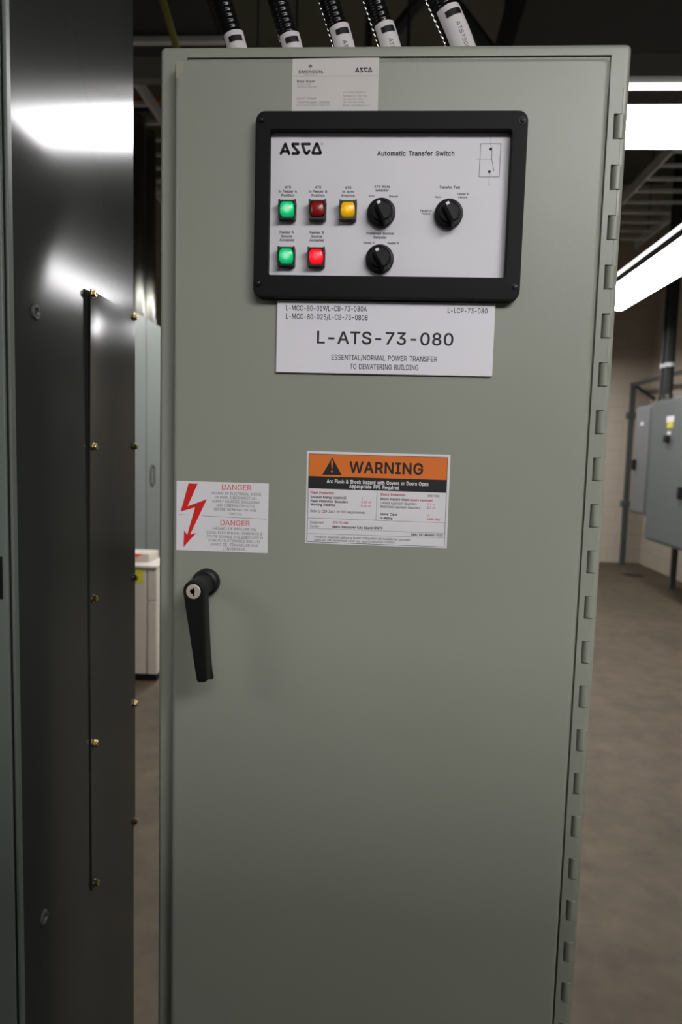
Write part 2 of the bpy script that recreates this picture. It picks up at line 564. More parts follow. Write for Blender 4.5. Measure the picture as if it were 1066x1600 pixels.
DANGER_TEXT = [
    ('DANGER', 92.77, 1455.42, 32.71, 5.7, 'r'),
    ('HAZARD OF ELECTRICAL SHOCK', 92.37, 1448.5, 55.48, 2.85, 'k'),
    ('OR BURN. DISCONNECT ALL', 92.07, 1443.98, 47.48, 2.86, 'k'),
    ('SUPPLY SOURCES (INCLUDING', 92.04, 1439.46, 52.81, 2.86, 'k'),
    ('ANY FOREIGN CIRCUITS)', 91.74, 1435.08, 42.06, 2.86, 'k'),
    ('BEFORE WORKING ON THIS', 91.64, 1430.7, 47.25, 2.87, 'k'),
    ('SWITCH.', 91.97, 1426.03, 13.98, 2.87, 'k'),
    ('DANGER', 91.55, 1416.03, 32.72, 5.75, 'r'),
    ('HASARD DE BRÛLURE OU', 91.0, 1409.35, 48.29, 2.88, 'k'),
    ('CHOC ÉLECTRIQUE. DÉBRANCHÉ', 90.88, 1404.64, 62.65, 2.88, 'k'),
    ("TOUTE SOURCE D'ALIMENTATION", 91.09, 1400.24, 62.98, 2.89, 'k'),
    ('(CIRCUITS ÉTRANGÉS INCLUS)', 90.7, 1395.96, 57.22, 2.89, 'k'),
    ('AVANT DE  TRAVAILLER SUR', 90.69, 1391.4, 53.44, 2.89, 'k'),
    ("L'INVERSEUR.", 90.95, 1386.83, 25.66, 2.9, 'k')]
DANGER_BOLT = [(38.92, 1458.3), (49.14, 1458.15), (38.02, 1432.9), (59.66, 1441.45), (41.15, 1401.55), (47.74, 1403.3), (33.7, 1387.07), (34.2, 1406.04), (37.77, 1400.97), (46.45, 1431.96), (30.23, 1426.89)]
DANGER_LINES = [(27.64, 1423.47), (40.69, 1423.29), (54.94, 1422.85), (126.63, 1421.44)]
CARD_TEXT = [
    ('EMERSON.', 165.22, 1889.44, 25.75, 3.01, 'B'),
    ('Industrial Automation', 164.77, 1886.53, 13.63, 1.01, 'g'),
    ('Russ Boyer', 160.11, 1880.11, 18.98, 2.62, 'B'),
    ('Service Dept.', 158.05, 1877.19, 14.73, 1.51, 'g'),
    ('Operations Specialist', 161.03, 1874.76, 20.59, 1.51, 'g'),
    ('ASCO Power', 160.97, 1863.24, 20.83, 2.63, 'g'),
    ('Technologies Canada', 167.72, 1859.48, 34.17, 2.63, 'g'),
    ('Division of Emerson Electric Canada Limited', 168.0, 1856.44, 35.25, 1.32, 'g'),
    ('125-8450 Roberts St', 211.08, 1868.95, 23.3, 1.71, 'g'),
    ('Burnaby BC V5G 4E1', 211.39, 1865.62, 24.36, 1.71, 'g'),
    ('Tel: 604-294-0751', 209.37, 1862.31, 20.14, 1.71, 'g'),
    ('Fax: 604-294-0733', 209.98, 1859.28, 21.21, 1.71, 'g'),
    ('Email: rboyer@asco.ca', 213.09, 1856.14, 27.25, 1.72, 'g')]
CARD_EMBLEM = [(164.21, 1896.97), (166.38, 1894.95), (164.3, 1892.96), (162.13, 1894.98)]
CARD_LOGO_BOX = [(210.8, 1893.62), (228.46, 1888.33)]
CARD_LINE = [(145.82, 1885.0), (235.09, 1885.0)]
GLYPHS = {
    ' ': (280, ''),
    '&': (448, '221 -5 246 -1 271 7 294 17 315 30 333 47 345 62 357 75 371 92 385 115 397 144 403 167 406 194 408 224 349 224 348 198 343 174 336 151 327 131 315 112 301 95 286 81 269 69 251 59 223 50 193 46 166 49 143 57 124 70 109 87 100 108 97 131 100 154 110 174 121 188 135 202 154 217 256 293 275 308 291 325 305 342 315 362 322 382 324 404 320 433 308 459 290 482 266 499 246 507 224 512 200 513 176 512 154 507 134 499 109 481 91 458 82 440 77 420 75 398 78 370 87 344 96 327 108 310 121 293 364 0 438 0 169 327 155 346 145 363 139 380 137 399 139 416 145 431 155 444 168 453 184 459 201 461 226 457 245 445 258 427 262 405 260 389 255 375 246 363 237 352 226 343 216 335 120 264 101 249 85 235 63 213 47 189 37 163 34 133 36 108 43 84 54 62 69 42 88 26 110 12 136 1 165 -5 197 -7'),
    "'": (206, '128 318 136 509 70 509 78 318'),
    '(': (273, '92 156 99 106 111 55 128 4 150 -46 177 -96 236 -96 218 -57 202 -19 188 16 177 50 167 83 160 115 155 145 152 176 151 207 152 241 156 276 161 313 169 351 179 390 191 428 204 466 219 503 236 539 177 539 160 510 145 477 132 441 119 403 109 364 101 324 94 283 90 244 89 207'),
    ')': (273, '97 -96 123 -47 144 3 161 53 174 104 182 156 184 207 183 244 179 283 173 323 164 364 154 403 142 441 128 477 113 510 97 539 37 539 54 503 69 466 82 428 94 390 104 351 112 313 117 276 121 241 122 207 121 177 118 147 113 116 106 85 97 52 86 18 72 -18 56 -56 37 -96'),
    '-': (453, '114 244 114 188 337 188 337 244'),
    '.': (188, '113 -1 128 9 138 24 141 41 138 59 128 73 113 83 95 87 78 83 63 73 53 59 50 41 53 24 63 9 78 -1 95 -4'),
    '/': (249, '178 533 14 -76 71 -76 235 533'),
    '0': (453, '263 -3 295 7 323 24 348 48 368 77 384 113 396 155 403 202 405 254 403 306 396 353 384 395 368 431 348 461 323 484 295 502 262 512 227 516 191 512 159 502 130 484 106 461 85 431 69 395 57 353 50 306 48 254 50 202 57 155 69 113 85 77 105 48 130 24 158 7 191 -3 227 -7|203 52 182 60 163 74 147 92 134 116 123 144 115 176 111 213 109 254 111 295 115 332 123 365 134 393 147 416 163 435 182 449 203 457 227 460 250 457 271 449 290 435 306 416 320 393 330 365 338 332 342 295 344 254 342 213 338 176 330 144 320 116 306 92 290 74 271 60 250 52 227 50'),
    '1': (453, '391 0 391 55 76 55 76 0|198 509 86 427 86 358 209 448 212 448 212 0 276 0 276 509'),
    '2': (453, '389 0 389 57 153 57 153 60 294 209 317 235 336 259 351 280 363 299 371 318 378 345 381 372 379 398 372 423 361 445 346 465 328 482 306 497 281 507 254 513 225 516 196 513 168 507 143 496 121 482 102 464 86 442 75 418 68 391 66 362 127 362 130 390 139 413 153 433 172 447 196 457 224 460 250 457 273 449 293 436 308 419 317 397 320 371 318 348 311 327 299 305 282 282 268 266 252 248 64 47 64 0'),
    '3': (453, '251 -5 281 2 309 12 333 27 354 45 370 66 383 90 390 116 393 145 391 173 383 198 371 222 354 244 333 262 308 276 279 286 247 290 211 289 211 278 372 461 372 509 70 509 70 452 288 452 288 448 157 299 157 248 201 248 229 246 254 241 275 234 299 217 316 196 326 172 329 145 325 116 315 93 297 74 275 61 248 53 219 50 191 52 165 59 144 71 126 87 115 107 109 132 44 132 48 104 57 79 70 57 88 38 108 22 133 10 159 1 188 -5 218 -7'),
    '4': (453, '413 105 413 163 109 163 109 166 311 509 247 509 40 158 40 105|343 0 343 318 282 318 282 0'),
    '5': (453, '253 -4 282 3 309 15 332 32 352 52 369 76 381 102 388 132 391 163 390 187 386 210 379 231 370 251 358 269 345 285 330 299 313 311 294 321 274 328 252 332 229 334 203 331 178 325 155 315 136 301 134 301 151 452 366 452 366 509 96 509 67 253 128 246 145 258 167 268 192 275 218 277 248 273 275 262 297 244 314 221 321 203 326 183 328 162 324 131 314 104 298 82 276 64 250 53 221 50 196 52 173 60 154 73 138 89 127 108 122 130 60 130 63 105 71 82 83 60 99 41 118 25 140 11 165 1 192 -5 221 -7'),
    '6': (453, '257 -4 284 3 310 14 333 30 352 50 368 73 379 98 387 127 389 157 387 187 380 215 370 240 355 262 337 280 316 295 291 305 265 312 235 314 214 312 196 307 179 299 165 288 154 275 145 261 151 261 322 509 252 509 137 340 112 302 93 268 80 239 71 212 65 187 64 162 66 130 73 101 84 74 100 51 119 31 142 15 168 3 196 -4 226 -7|198 52 174 63 153 79 138 102 128 128 125 158 128 188 138 214 153 235 174 252 198 262 226 265 254 262 279 251 299 235 314 213 324 187 327 157 324 128 314 101 299 79 279 63 254 52 226 48'),
    '7': (453, '165 0 391 449 391 509 62 509 62 452 323 452 323 448 97 0'),
    '8': (453, '259 -5 289 1 317 11 341 25 362 42 378 62 391 84 398 109 401 135 399 156 395 176 387 195 372 220 351 241 327 256 300 265 300 267 323 276 343 289 359 308 372 330 379 354 382 380 379 405 373 429 361 450 346 469 328 485 306 498 282 508 255 514 226 516 197 514 170 508 146 498 124 485 106 469 90 450 79 429 73 405 70 380 73 354 80 330 93 308 109 289 129 276 153 267 153 265 125 256 101 241 81 220 65 195 58 176 53 156 52 135 54 109 62 84 74 62 91 42 111 25 136 11 163 1 193 -5 226 -7|205 50 185 54 167 60 145 74 129 91 119 113 115 139 119 165 130 189 147 208 169 223 196 232 226 235 256 232 283 223 305 208 322 189 333 165 337 139 333 113 323 91 307 74 285 60 258 52 226 49|201 292 178 300 159 313 145 330 136 351 133 376 136 399 145 420 159 437 177 449 200 457 226 460 252 457 275 449 294 437 308 420 316 399 319 376 316 351 307 330 293 313 274 300 252 292 226 290'),
    '9': (453, '196 513 168 506 143 494 120 479 101 459 85 436 73 411 66 382 64 352 66 321 72 294 83 269 98 247 116 229 137 214 161 203 188 197 218 195 238 196 257 202 273 210 287 221 299 234 307 248 301 248 130 0 200 0 315 168 340 207 359 240 373 270 382 296 387 322 389 347 387 378 380 408 368 434 352 458 333 478 310 494 285 506 256 513 226 516|254 457 279 446 299 429 314 407 324 381 327 350 324 321 314 295 299 273 279 257 254 247 226 243 199 247 174 257 154 274 138 295 129 322 125 352 129 381 138 407 154 429 174 446 199 457 226 460'),
    ':': (188, '113 -1 128 9 138 24 141 41 138 59 128 73 113 83 95 87 78 83 63 73 53 59 50 41 53 24 63 9 78 -1 95 -4|113 274 128 284 138 299 141 316 138 334 128 349 113 359 95 362 78 359 63 349 53 334 50 316 53 299 63 284 78 274 95 271'),
    '@': (676, '383 -134 411 -131 438 -126 464 -120 487 -113 504 -107 489 -59 458 -69 436 -75 412 -80 385 -84 357 -85 317 -83 280 -78 246 -68 215 -54 188 -37 165 -17 144 8 128 35 115 66 105 100 100 138 98 178 100 218 105 255 115 289 128 320 144 347 164 372 187 393 213 410 242 424 274 434 309 440 347 442 385 440 419 434 450 424 477 410 502 393 523 373 541 351 555 327 567 301 575 273 579 245 581 215 580 182 579 152 576 127 568 97 557 76 540 63 518 59 499 63 485 74 476 91 474 110 474 335 419 335 419 306 416 306 404 319 385 331 360 340 330 343 304 341 279 334 257 322 237 306 220 287 207 265 197 239 190 212 188 182 190 152 195 123 204 96 216 73 232 52 251 35 273 23 298 15 326 13 351 15 371 20 388 30 408 48 420 68 423 68 429 50 441 36 457 24 476 17 497 12 517 11 541 13 561 18 579 28 599 49 615 76 622 96 627 118 631 142 633 166 635 191 635 215 633 251 627 285 617 319 603 351 584 380 562 407 536 432 506 452 472 469 435 482 394 489 349 492 303 489 260 482 220 470 184 454 151 433 123 408 98 379 78 346 61 309 50 269 43 226 40 179 43 131 50 87 61 46 77 9 98 -24 122 -53 151 -77 184 -98 221 -114 262 -126 307 -133 355 -135|301 69 279 81 262 101 251 125 244 154 242 185 244 213 252 239 265 260 283 277 305 288 331 292 358 289 381 282 399 269 411 249 417 231 421 210 422 185 421 160 417 138 412 118 400 95 382 78 359 68 329 65'),
    'A': (480, '85 0 245 478 232 478 395 0 463 0 276 509 201 509 16 0|370 142 370 199 110 199 110 142'),
    'B': (456, '247 0 284 2 317 8 344 18 368 31 386 48 400 67 410 88 416 111 418 136 416 161 411 184 402 203 385 227 363 245 339 257 315 262 315 267 336 275 356 286 373 301 387 320 395 344 398 374 396 398 390 421 381 442 367 461 350 477 329 491 304 501 274 507 241 509 60 509 60 0|125 231 248 231 279 228 306 218 327 203 342 184 352 161 355 137 353 115 344 96 330 80 309 67 281 60 245 57 125 57|125 452 240 452 270 449 294 442 313 429 326 412 333 393 336 372 333 348 323 326 308 309 288 296 265 288 238 285 125 285'),
    'C': (510, '293 -6 317 -2 341 5 363 13 383 24 402 38 420 53 435 71 448 91 459 112 467 135 473 160 408 160 401 136 389 114 375 96 357 81 337 69 315 60 292 55 267 53 237 56 210 63 184 76 161 94 141 117 125 145 113 177 106 213 103 254 106 295 113 332 125 364 141 391 161 414 184 432 209 445 237 453 267 456 292 454 315 449 337 440 357 428 375 413 389 395 401 373 408 348 473 348 467 373 459 397 448 418 435 438 419 456 402 471 383 485 362 496 340 504 317 511 293 514 267 516 225 512 186 501 150 484 119 459 92 429 70 393 53 352 44 305 40 254 44 203 53 157 70 115 92 79 119 49 150 25 186 7 225 -3 267 -7'),
    'D': (502, '268 3 312 14 351 31 384 54 411 83 433 119 449 159 458 205 462 255 458 306 449 351 433 391 412 426 385 455 353 478 315 495 273 505 225 509 93 509 93 452 221 452 258 449 291 441 320 428 344 410 364 388 379 361 390 329 397 294 399 255 397 216 390 181 379 149 363 122 343 99 318 81 288 68 254 60 215 57 96 57 96 0 219 0|60 509 60 0 125 0 125 509'),
    'E': (419, '375 0 375 57 125 57 125 229 355 229 355 286 125 286 125 452 372 452 372 509 60 509 60 0'),
    'F': (410, '125 0 125 221 346 221 346 278 125 278 125 452 369 452 369 509 60 509 60 0'),
    'G': (520, '308 -4 344 5 377 19 406 38 431 62 451 91 466 124 475 160 478 200 478 256 283 256 283 199 434 199 415 202 413 173 407 147 396 123 382 102 365 85 345 71 322 61 296 55 269 53 238 56 210 63 184 76 161 95 141 117 125 145 113 177 106 213 103 254 106 295 113 332 125 364 141 392 160 414 183 432 209 445 236 453 265 456 291 454 315 448 337 439 356 427 373 411 387 393 399 372 408 349 474 349 468 373 460 395 449 416 436 436 421 453 403 469 384 483 363 494 340 504 316 510 291 514 265 516 223 512 184 501 149 484 117 459 91 429 69 393 53 352 43 305 40 254 43 203 53 157 69 116 91 79 118 49 149 25 185 7 225 -3 269 -7'),
    'H': (517, '125 0 125 232 392 232 392 0 457 0 457 509 392 509 392 289 125 289 125 509 60 509 60 0'),
    'I': (300, '269 0 269 57 183 57 183 452 269 452 269 509 31 509 31 452 118 452 118 57 31 57 31 0'),
    'J': (396, '227 -2 263 11 294 33 318 63 332 100 336 145 336 509 272 509 272 145 269 117 261 93 248 74 230 61 209 53 185 50 160 53 139 61 122 74 108 93 100 117 98 145 98 173 33 173 33 145 38 100 52 63 75 33 106 11 143 -2 185 -7'),
    'K': (467, '228 276 231 276 448 509 364 509 174 303 157 282 104 216 104 145|125 0 125 193 124 225 125 509 60 509 60 0|449 0 228 309 188 259 372 0'),
    'L': (393, '361 0 361 57 125 57 125 509 60 509 60 0'),
    'M': (628, '122 0 119 457 112 457 286 0 342 0 513 457 507 457 504 0 568 0 568 509 476 509 352 187 342 158 307 49 322 49 287 159 277 187 152 509 60 509 60 0'),
    'N': (523, '125 0 119 454 108 452 387 0 463 0 463 509 399 509 401 108 402 81 405 54 414 55 401 82 388 107 352 169 136 509 60 509 60 0'),
    'O': (533, '309 -3 348 7 384 25 415 49 442 79 464 115 480 157 490 203 493 254 490 305 480 352 464 393 442 429 415 459 384 484 348 501 309 512 267 516 225 512 186 501 150 484 119 459 92 429 70 393 53 352 44 305 40 254 44 203 53 157 70 115 92 79 119 49 150 25 186 7 225 -3 267 -7|237 55 210 63 184 76 161 94 142 117 125 144 113 176 106 213 103 254 106 295 113 332 125 364 142 392 161 415 184 433 210 445 237 453 267 456 296 453 324 446 349 433 372 415 392 392 408 365 420 332 428 295 430 254 428 213 420 176 408 144 392 116 372 94 349 76 324 63 296 55 267 53'),
    'P': (445, '125 0 125 452 232 452 257 451 279 446 297 439 318 423 333 402 342 376 344 348 342 319 333 294 318 272 297 256 279 248 257 244 233 242 109 242 109 186 235 186 272 188 305 195 332 207 356 223 375 243 390 265 400 291 407 318 409 348 407 377 400 404 390 430 375 452 356 471 332 487 305 499 272 506 235 509 60 509 60 0'),
    'Q': (533, '401 -48 468 -48 369 85 313 159 245 159|309 -3 348 7 384 25 415 49 442 79 464 115 480 157 490 203 493 254 490 305 480 352 464 393 442 429 415 459 384 484 348 501 309 512 267 516 225 512 186 501 150 484 119 459 92 429 70 393 53 352 44 305 40 254 44 203 53 157 70 115 92 79 119 49 150 25 186 7 225 -3 267 -7|237 55 210 63 184 76 161 94 142 117 125 144 113 176 106 213 103 254 106 295 113 332 125 364 142 392 161 415 184 433 210 445 237 453 267 456 296 453 324 446 349 433 372 415 392 392 408 365 420 332 428 295 430 254 428 213 420 176 408 144 392 116 372 94 349 76 324 63 296 55 267 53'),
    'R': (449, '125 0 125 452 233 452 258 451 279 446 298 440 319 425 334 405 342 380 345 352 342 324 334 300 319 281 298 267 280 260 258 256 234 255 96 255 96 198 236 198 273 200 305 206 333 217 356 232 376 250 390 271 401 296 407 323 409 352 407 381 401 408 390 433 376 455 356 473 333 489 305 500 273 506 236 509 60 509 60 0|428 0 303 229 230 229 353 0'),
    'S': (447, '261 -7 294 0 323 11 349 25 370 43 386 64 399 87 406 112 408 139 407 161 402 180 395 198 379 220 359 238 336 252 312 264 287 272 264 279 212 293 191 300 169 308 148 319 131 334 119 352 115 376 118 398 129 418 145 435 167 448 194 456 225 459 254 456 280 449 302 437 320 421 332 402 337 378 401 378 398 403 390 427 377 449 360 468 340 484 316 498 289 508 259 514 227 516 195 514 165 508 138 498 113 484 92 468 75 448 62 425 54 400 52 372 56 341 67 313 86 289 112 269 145 253 184 239 245 222 272 214 296 205 316 193 332 179 342 161 346 139 341 114 329 92 311 74 286 60 267 54 246 50 224 49 194 52 166 59 142 71 123 88 110 110 104 137 38 137 42 109 51 83 64 60 81 40 102 23 128 9 156 -1 188 -7 224 -9'),
    'T': (449, '193 452 193 0 257 0 257 452 417 452 417 509 32 509 32 452'),
    'U': (517, '297 -6 332 2 363 15 391 33 414 55 433 80 446 108 454 140 457 173 457 509 393 509 393 178 391 155 385 133 377 113 364 95 349 80 331 68 309 59 285 53 259 52 232 53 208 59 187 68 169 80 153 95 141 113 132 133 126 155 124 178 124 509 60 509 60 173 63 140 71 108 85 80 103 55 126 33 154 15 186 2 220 -6 259 -8'),
    'V': (480, '278 0 463 509 395 509 235 31 248 31 84 509 16 509 204 0'),
    'W': (686, '230 0 324 347 330 371 350 475 336 475 455 0 530 0 670 509 603 509 488 40 497 40 380 509 306 509 189 40 197 40 82 509 16 509 155 0'),
    'Y': (472, '268 0 268 208 455 509 381 509 280 344 265 318 251 293 242 275 233 254 224 230 250 230 240 254 231 274 222 292 213 309 91 509 16 509 203 208 203 0'),
    'Z': (438, '399 0 399 57 90 54 97 33 152 105 397 462 397 509 40 509 40 452 348 454 341 476 289 408 42 46 42 0'),
    'a': (389, '190 -6 215 1 236 12 252 25 264 38 272 52 277 52 277 0 337 0 337 251 335 278 330 301 322 320 306 343 286 360 263 372 239 379 215 383 194 384 173 383 153 380 133 375 114 368 95 358 79 346 64 331 51 313 41 291 100 274 107 288 118 301 132 313 149 322 171 329 196 331 220 329 240 322 256 311 267 297 273 279 276 257 276 255 273 243 265 235 252 230 234 227 178 220 152 216 125 211 100 203 78 193 58 179 43 161 34 138 30 108 32 84 38 63 48 45 60 29 76 15 94 5 115 -3 137 -7 160 -9|149 47 130 52 114 61 102 72 94 87 92 105 95 124 103 139 117 150 134 159 154 164 175 168 231 176 246 179 259 182 270 186 276 190 276 138 272 115 263 93 248 74 228 59 202 49 170 45'),
    'b': (424, '260 -6 288 3 313 16 336 34 355 57 370 84 381 116 388 151 390 189 388 227 381 261 370 293 354 320 335 342 313 361 287 374 259 382 229 384 197 381 171 373 152 360 137 346 127 331 118 319 114 319 114 509 53 509 53 0 112 0 112 59 118 59 127 46 138 31 153 17 172 4 198 -5 229 -8|198 49 179 55 162 65 147 78 135 95 125 115 118 138 114 162 113 189 114 216 118 241 125 263 134 282 147 299 161 312 178 322 198 328 220 330 243 328 262 322 280 311 295 298 307 281 316 261 323 239 327 215 328 189 327 163 323 139 316 117 306 97 294 80 279 66 262 55 242 49 220 47'),
    'c': (396, '235 -6 261 -1 285 9 306 21 325 37 341 56 354 78 363 102 304 117 299 102 292 89 282 76 271 66 258 58 243 52 226 48 207 46 184 49 163 55 145 66 130 80 118 97 108 117 102 139 98 163 96 187 98 212 102 236 108 258 118 278 130 296 145 310 163 321 184 328 207 330 226 329 242 325 257 319 270 311 281 301 290 289 298 276 303 262 362 277 353 301 340 322 324 341 305 356 284 368 260 377 234 383 207 384 174 382 144 374 117 360 93 341 72 318 56 291 44 260 37 225 34 187 37 150 44 116 56 85 72 58 93 35 117 16 144 3 174 -5 207 -8'),
    'd': (424, '227 -5 252 4 272 17 287 31 298 46 307 59 313 59 313 0 372 0 372 509 311 509 311 319 306 319 298 331 287 346 272 360 253 373 228 381 196 384 165 382 137 374 112 361 89 342 70 320 55 293 43 261 36 227 34 189 36 151 43 116 55 84 70 57 89 34 111 16 137 3 165 -6 195 -8|182 49 162 55 145 66 130 80 118 97 109 117 102 139 98 163 96 189 98 215 102 239 108 261 118 281 130 298 145 311 162 322 182 328 205 330 227 328 246 322 263 312 278 299 290 282 300 263 306 241 310 216 312 189 310 162 306 138 299 115 290 95 278 78 263 65 246 55 226 49 205 47'),
    'e': (404, '237 -7 261 -3 283 4 302 14 320 26 335 39 353 63 365 91 306 105 297 88 285 73 271 61 254 53 234 48 212 46 190 48 169 53 151 61 135 73 121 88 110 106 102 127 98 151 96 178 96 211 99 241 109 270 125 294 146 313 164 323 183 328 205 330 237 326 263 314 283 294 298 269 304 248 308 226 310 202 338 221 75 221 75 169 371 169 371 194 370 227 365 256 357 282 347 305 334 324 319 341 303 355 285 366 266 374 246 380 226 383 205 384 172 382 142 373 115 359 91 340 71 317 55 290 44 258 36 224 34 187 37 150 44 116 56 85 72 58 92 35 117 16 145 3 177 -5 212 -8'),
    'f': (254, '6 379 6 327 228 327 228 379|142 0 142 419 145 443 154 460 171 470 195 474 206 473 215 472 227 468 243 521 234 524 222 527 207 529 187 530 161 527 135 519 113 505 96 486 84 461 81 432 81 0'),
    'g': (425, '237 -149 265 -144 291 -136 314 -124 334 -109 350 -90 363 -67 370 -40 372 -9 372 379 313 379 313 319 308 319 299 331 288 346 273 360 253 373 228 382 196 384 166 382 138 374 112 361 90 342 71 320 55 293 43 263 36 229 34 191 36 154 43 120 55 90 71 65 90 43 113 27 138 14 165 7 195 5 227 8 252 16 272 28 287 41 298 56 306 68 311 68 311 -6 308 -34 298 -58 282 -75 261 -87 236 -95 207 -97 178 -95 154 -88 136 -78 122 -66 110 -53 101 -41 51 -69 64 -91 82 -110 105 -127 134 -140 156 -146 180 -149 207 -151|183 61 163 66 145 76 124 96 109 123 102 144 98 167 96 193 98 218 102 241 109 262 118 282 130 298 145 312 163 322 182 328 205 330 227 328 247 322 264 312 279 299 291 283 300 264 307 242 311 219 312 193 311 166 307 142 300 121 285 95 264 75 246 66 227 61 205 59'),
    'h': (410, '117 257 126 283 141 303 161 317 184 326 210 329 235 326 256 318 273 304 286 286 293 263 296 235 296 0 357 0 357 240 355 271 350 298 341 321 328 340 313 356 295 369 275 377 252 383 227 384 200 382 175 374 152 362 132 344 116 319 102 287 114 287 114 509 53 509 53 0 114 0 114 227'),
    'i': (167, '114 0 114 379 53 379 53 0|100 446 114 455 123 468 126 483 123 499 114 512 100 521 84 524 67 521 54 512 44 499 41 483 44 468 54 455 67 446 84 443'),
    'k': (381, '177 199 184 199 360 379 284 379 121 212 110 212 110 137|114 0 114 509 53 509 53 0|372 0 191 229 148 186 294 0'),
    'l': (189, '151 -2 162 -1 181 3 170 54 160 53 146 52 130 54 120 62 115 77 114 99 114 509 53 509 53 84 55 59 62 37 74 20 91 8 112 0 139 -2'),
    'm': (610, '114 0 114 238 117 266 126 289 140 307 158 320 178 328 199 330 229 326 253 311 269 288 274 260 274 0 335 0 335 247 338 270 345 290 358 307 374 320 395 328 419 330 447 326 473 313 485 298 493 279 496 254 496 0 557 0 557 255 555 283 550 307 541 328 529 346 514 361 497 372 478 380 458 385 437 386 407 383 381 375 357 361 337 343 322 321 312 295 321 295 314 320 303 342 287 361 268 375 245 383 219 386 195 384 172 376 151 363 132 346 118 323 108 295 112 295 112 379 53 379 53 0'),
    'n': (410, '117 257 126 283 141 303 161 317 184 326 210 329 235 326 256 318 273 304 286 286 293 263 296 235 296 0 357 0 357 240 355 271 350 298 341 321 328 340 313 356 295 369 275 377 252 383 227 384 200 382 175 374 152 362 132 344 116 319 102 287 112 287 112 379 53 379 53 0 114 0 114 227'),
    'o': (415, '241 -5 271 3 299 16 323 35 343 58 359 85 371 116 379 150 381 187 379 225 371 260 359 291 343 318 323 341 299 360 271 374 241 382 207 384 174 382 144 374 117 360 93 341 72 318 56 291 44 260 37 225 34 187 37 150 44 116 56 85 72 58 93 35 117 16 144 3 174 -5 207 -8|184 49 163 55 145 66 130 80 118 97 108 117 102 139 98 163 96 187 98 212 102 236 108 258 118 278 130 296 145 310 163 321 184 328 207 330 231 328 252 321 270 310 285 296 298 278 307 258 314 236 318 212 319 187 318 163 314 139 307 117 298 97 285 80 270 66 252 55 231 49 207 46'),
    'p': (424, '114 -143 114 59 118 59 127 46 138 31 153 17 173 4 198 -5 229 -8 260 -6 288 3 313 16 336 34 355 57 370 84 381 116 388 151 390 189 388 227 381 261 370 293 354 320 335 342 313 361 287 374 259 382 229 384 197 381 171 373 152 360 137 346 126 331 118 319 112 319 112 379 53 379 53 -143|198 49 179 55 162 65 147 78 135 95 125 115 118 138 114 162 113 189 114 216 118 241 125 263 134 282 147 299 161 312 178 322 198 328 220 330 243 328 262 322 280 311 295 298 307 281 316 261 323 239 327 215 328 189 327 163 323 139 316 117 306 97 294 80 279 66 262 55 242 49 220 47'),
    'q': (424, '372 379 313 379 313 319 307 319 298 331 287 346 272 360 253 373 228 381 196 384 165 382 137 374 112 361 89 342 70 320 55 293 43 261 36 227 34 189 36 151 43 116 55 84 70 57 89 34 111 16 137 3 165 -6 195 -8 227 -5 252 4 272 17 287 31 298 46 306 59 311 59 311 -143 372 -143|182 49 162 55 145 66 130 80 118 97 109 117 102 139 98 163 96 189 98 215 102 239 108 261 118 281 130 298 145 311 162 322 182 328 205 330 227 328 246 322 263 312 278 299 290 282 300 263 306 241 310 216 312 189 310 162 306 138 299 115 290 95 278 78 263 65 246 55 226 49 205 47'),
    'r': (259, '114 0 114 237 117 262 126 284 140 301 159 315 182 323 207 326 219 325 230 324 243 322 243 384 229 384 213 385 191 383 171 377 152 367 130 347 115 321 112 321 112 379 53 379 53 0'),
    's': (365, '210 -7 236 -2 260 6 281 18 298 31 312 47 323 65 329 85 331 107 328 131 320 153 306 171 287 187 261 200 229 209 172 223 144 232 124 243 112 258 109 277 114 299 131 317 156 329 187 333 219 328 243 316 258 298 268 277 324 290 314 316 299 339 279 358 254 372 234 379 212 383 187 384 161 383 137 378 115 370 95 360 79 347 65 332 55 314 49 295 47 274 50 249 58 227 72 208 92 192 118 180 149 170 212 155 237 147 254 136 265 121 268 103 262 81 244 62 227 53 206 47 181 45 150 49 124 60 105 79 94 107 36 94 41 73 50 54 62 38 76 24 93 12 112 3 133 -3 157 -7 182 -8'),
    't': (227, '6 379 6 327 204 327 204 379|65 93 68 64 77 41 92 21 113 7 138 -1 168 -4 180 -4 192 -3 203 -1 213 2 202 54 185 51 170 50 150 53 136 61 128 76 126 98 126 471 65 471'),
    'u': (410, '209 -3 234 5 257 17 277 35 294 60 307 92 298 92 298 0 357 0 357 379 296 379 296 153 293 122 283 97 268 77 249 62 226 53 200 50 175 53 154 61 137 75 124 94 116 117 114 144 114 379 53 379 53 139 54 109 60 82 69 59 82 39 97 23 115 11 135 2 158 -3 182 -5'),
    'v': (389, '226 0 371 379 305 379 216 132 209 110 184 21 206 21 180 110 173 132 84 379 17 379 163 0'),
    'w': (567, '199 0 291 338 277 338 368 0 429 0 545 379 480 379 391 41 402 41 316 379 252 379 165 41 175 41 87 379 23 379 138 0'),
    'x': (379, '91 0 148 85 165 112 191 159 205 182 173 182 187 159 214 112 287 0 358 0 209 214 209 169 352 379 282 379 222 287 211 270 190 229 175 206 207 206 193 229 170 270 159 287 100 379 29 379 171 171 171 218 21 0'),
    'y': (389, '54 -141 65 -143 77 -145 91 -145 117 -143 139 -136 159 -124 177 -107 191 -85 204 -58 371 379 305 379 216 132 209 110 184 21 206 21 180 109 173 132 84 379 17 379 163 -1 151 -36 141 -58 130 -74 118 -84 104 -89 88 -90 71 -87 61 -86 47 -139'),
    'z': (380, '339 0 339 56 126 56 126 60 333 331 333 379 48 379 48 323 254 323 254 320 42 46 42 0'),
    'É': (419, '375 0 375 57 125 57 125 229 355 229 355 286 125 286 125 452 372 452 372 509 60 509 60 0|241 558 307 659 239 659 191 558'),
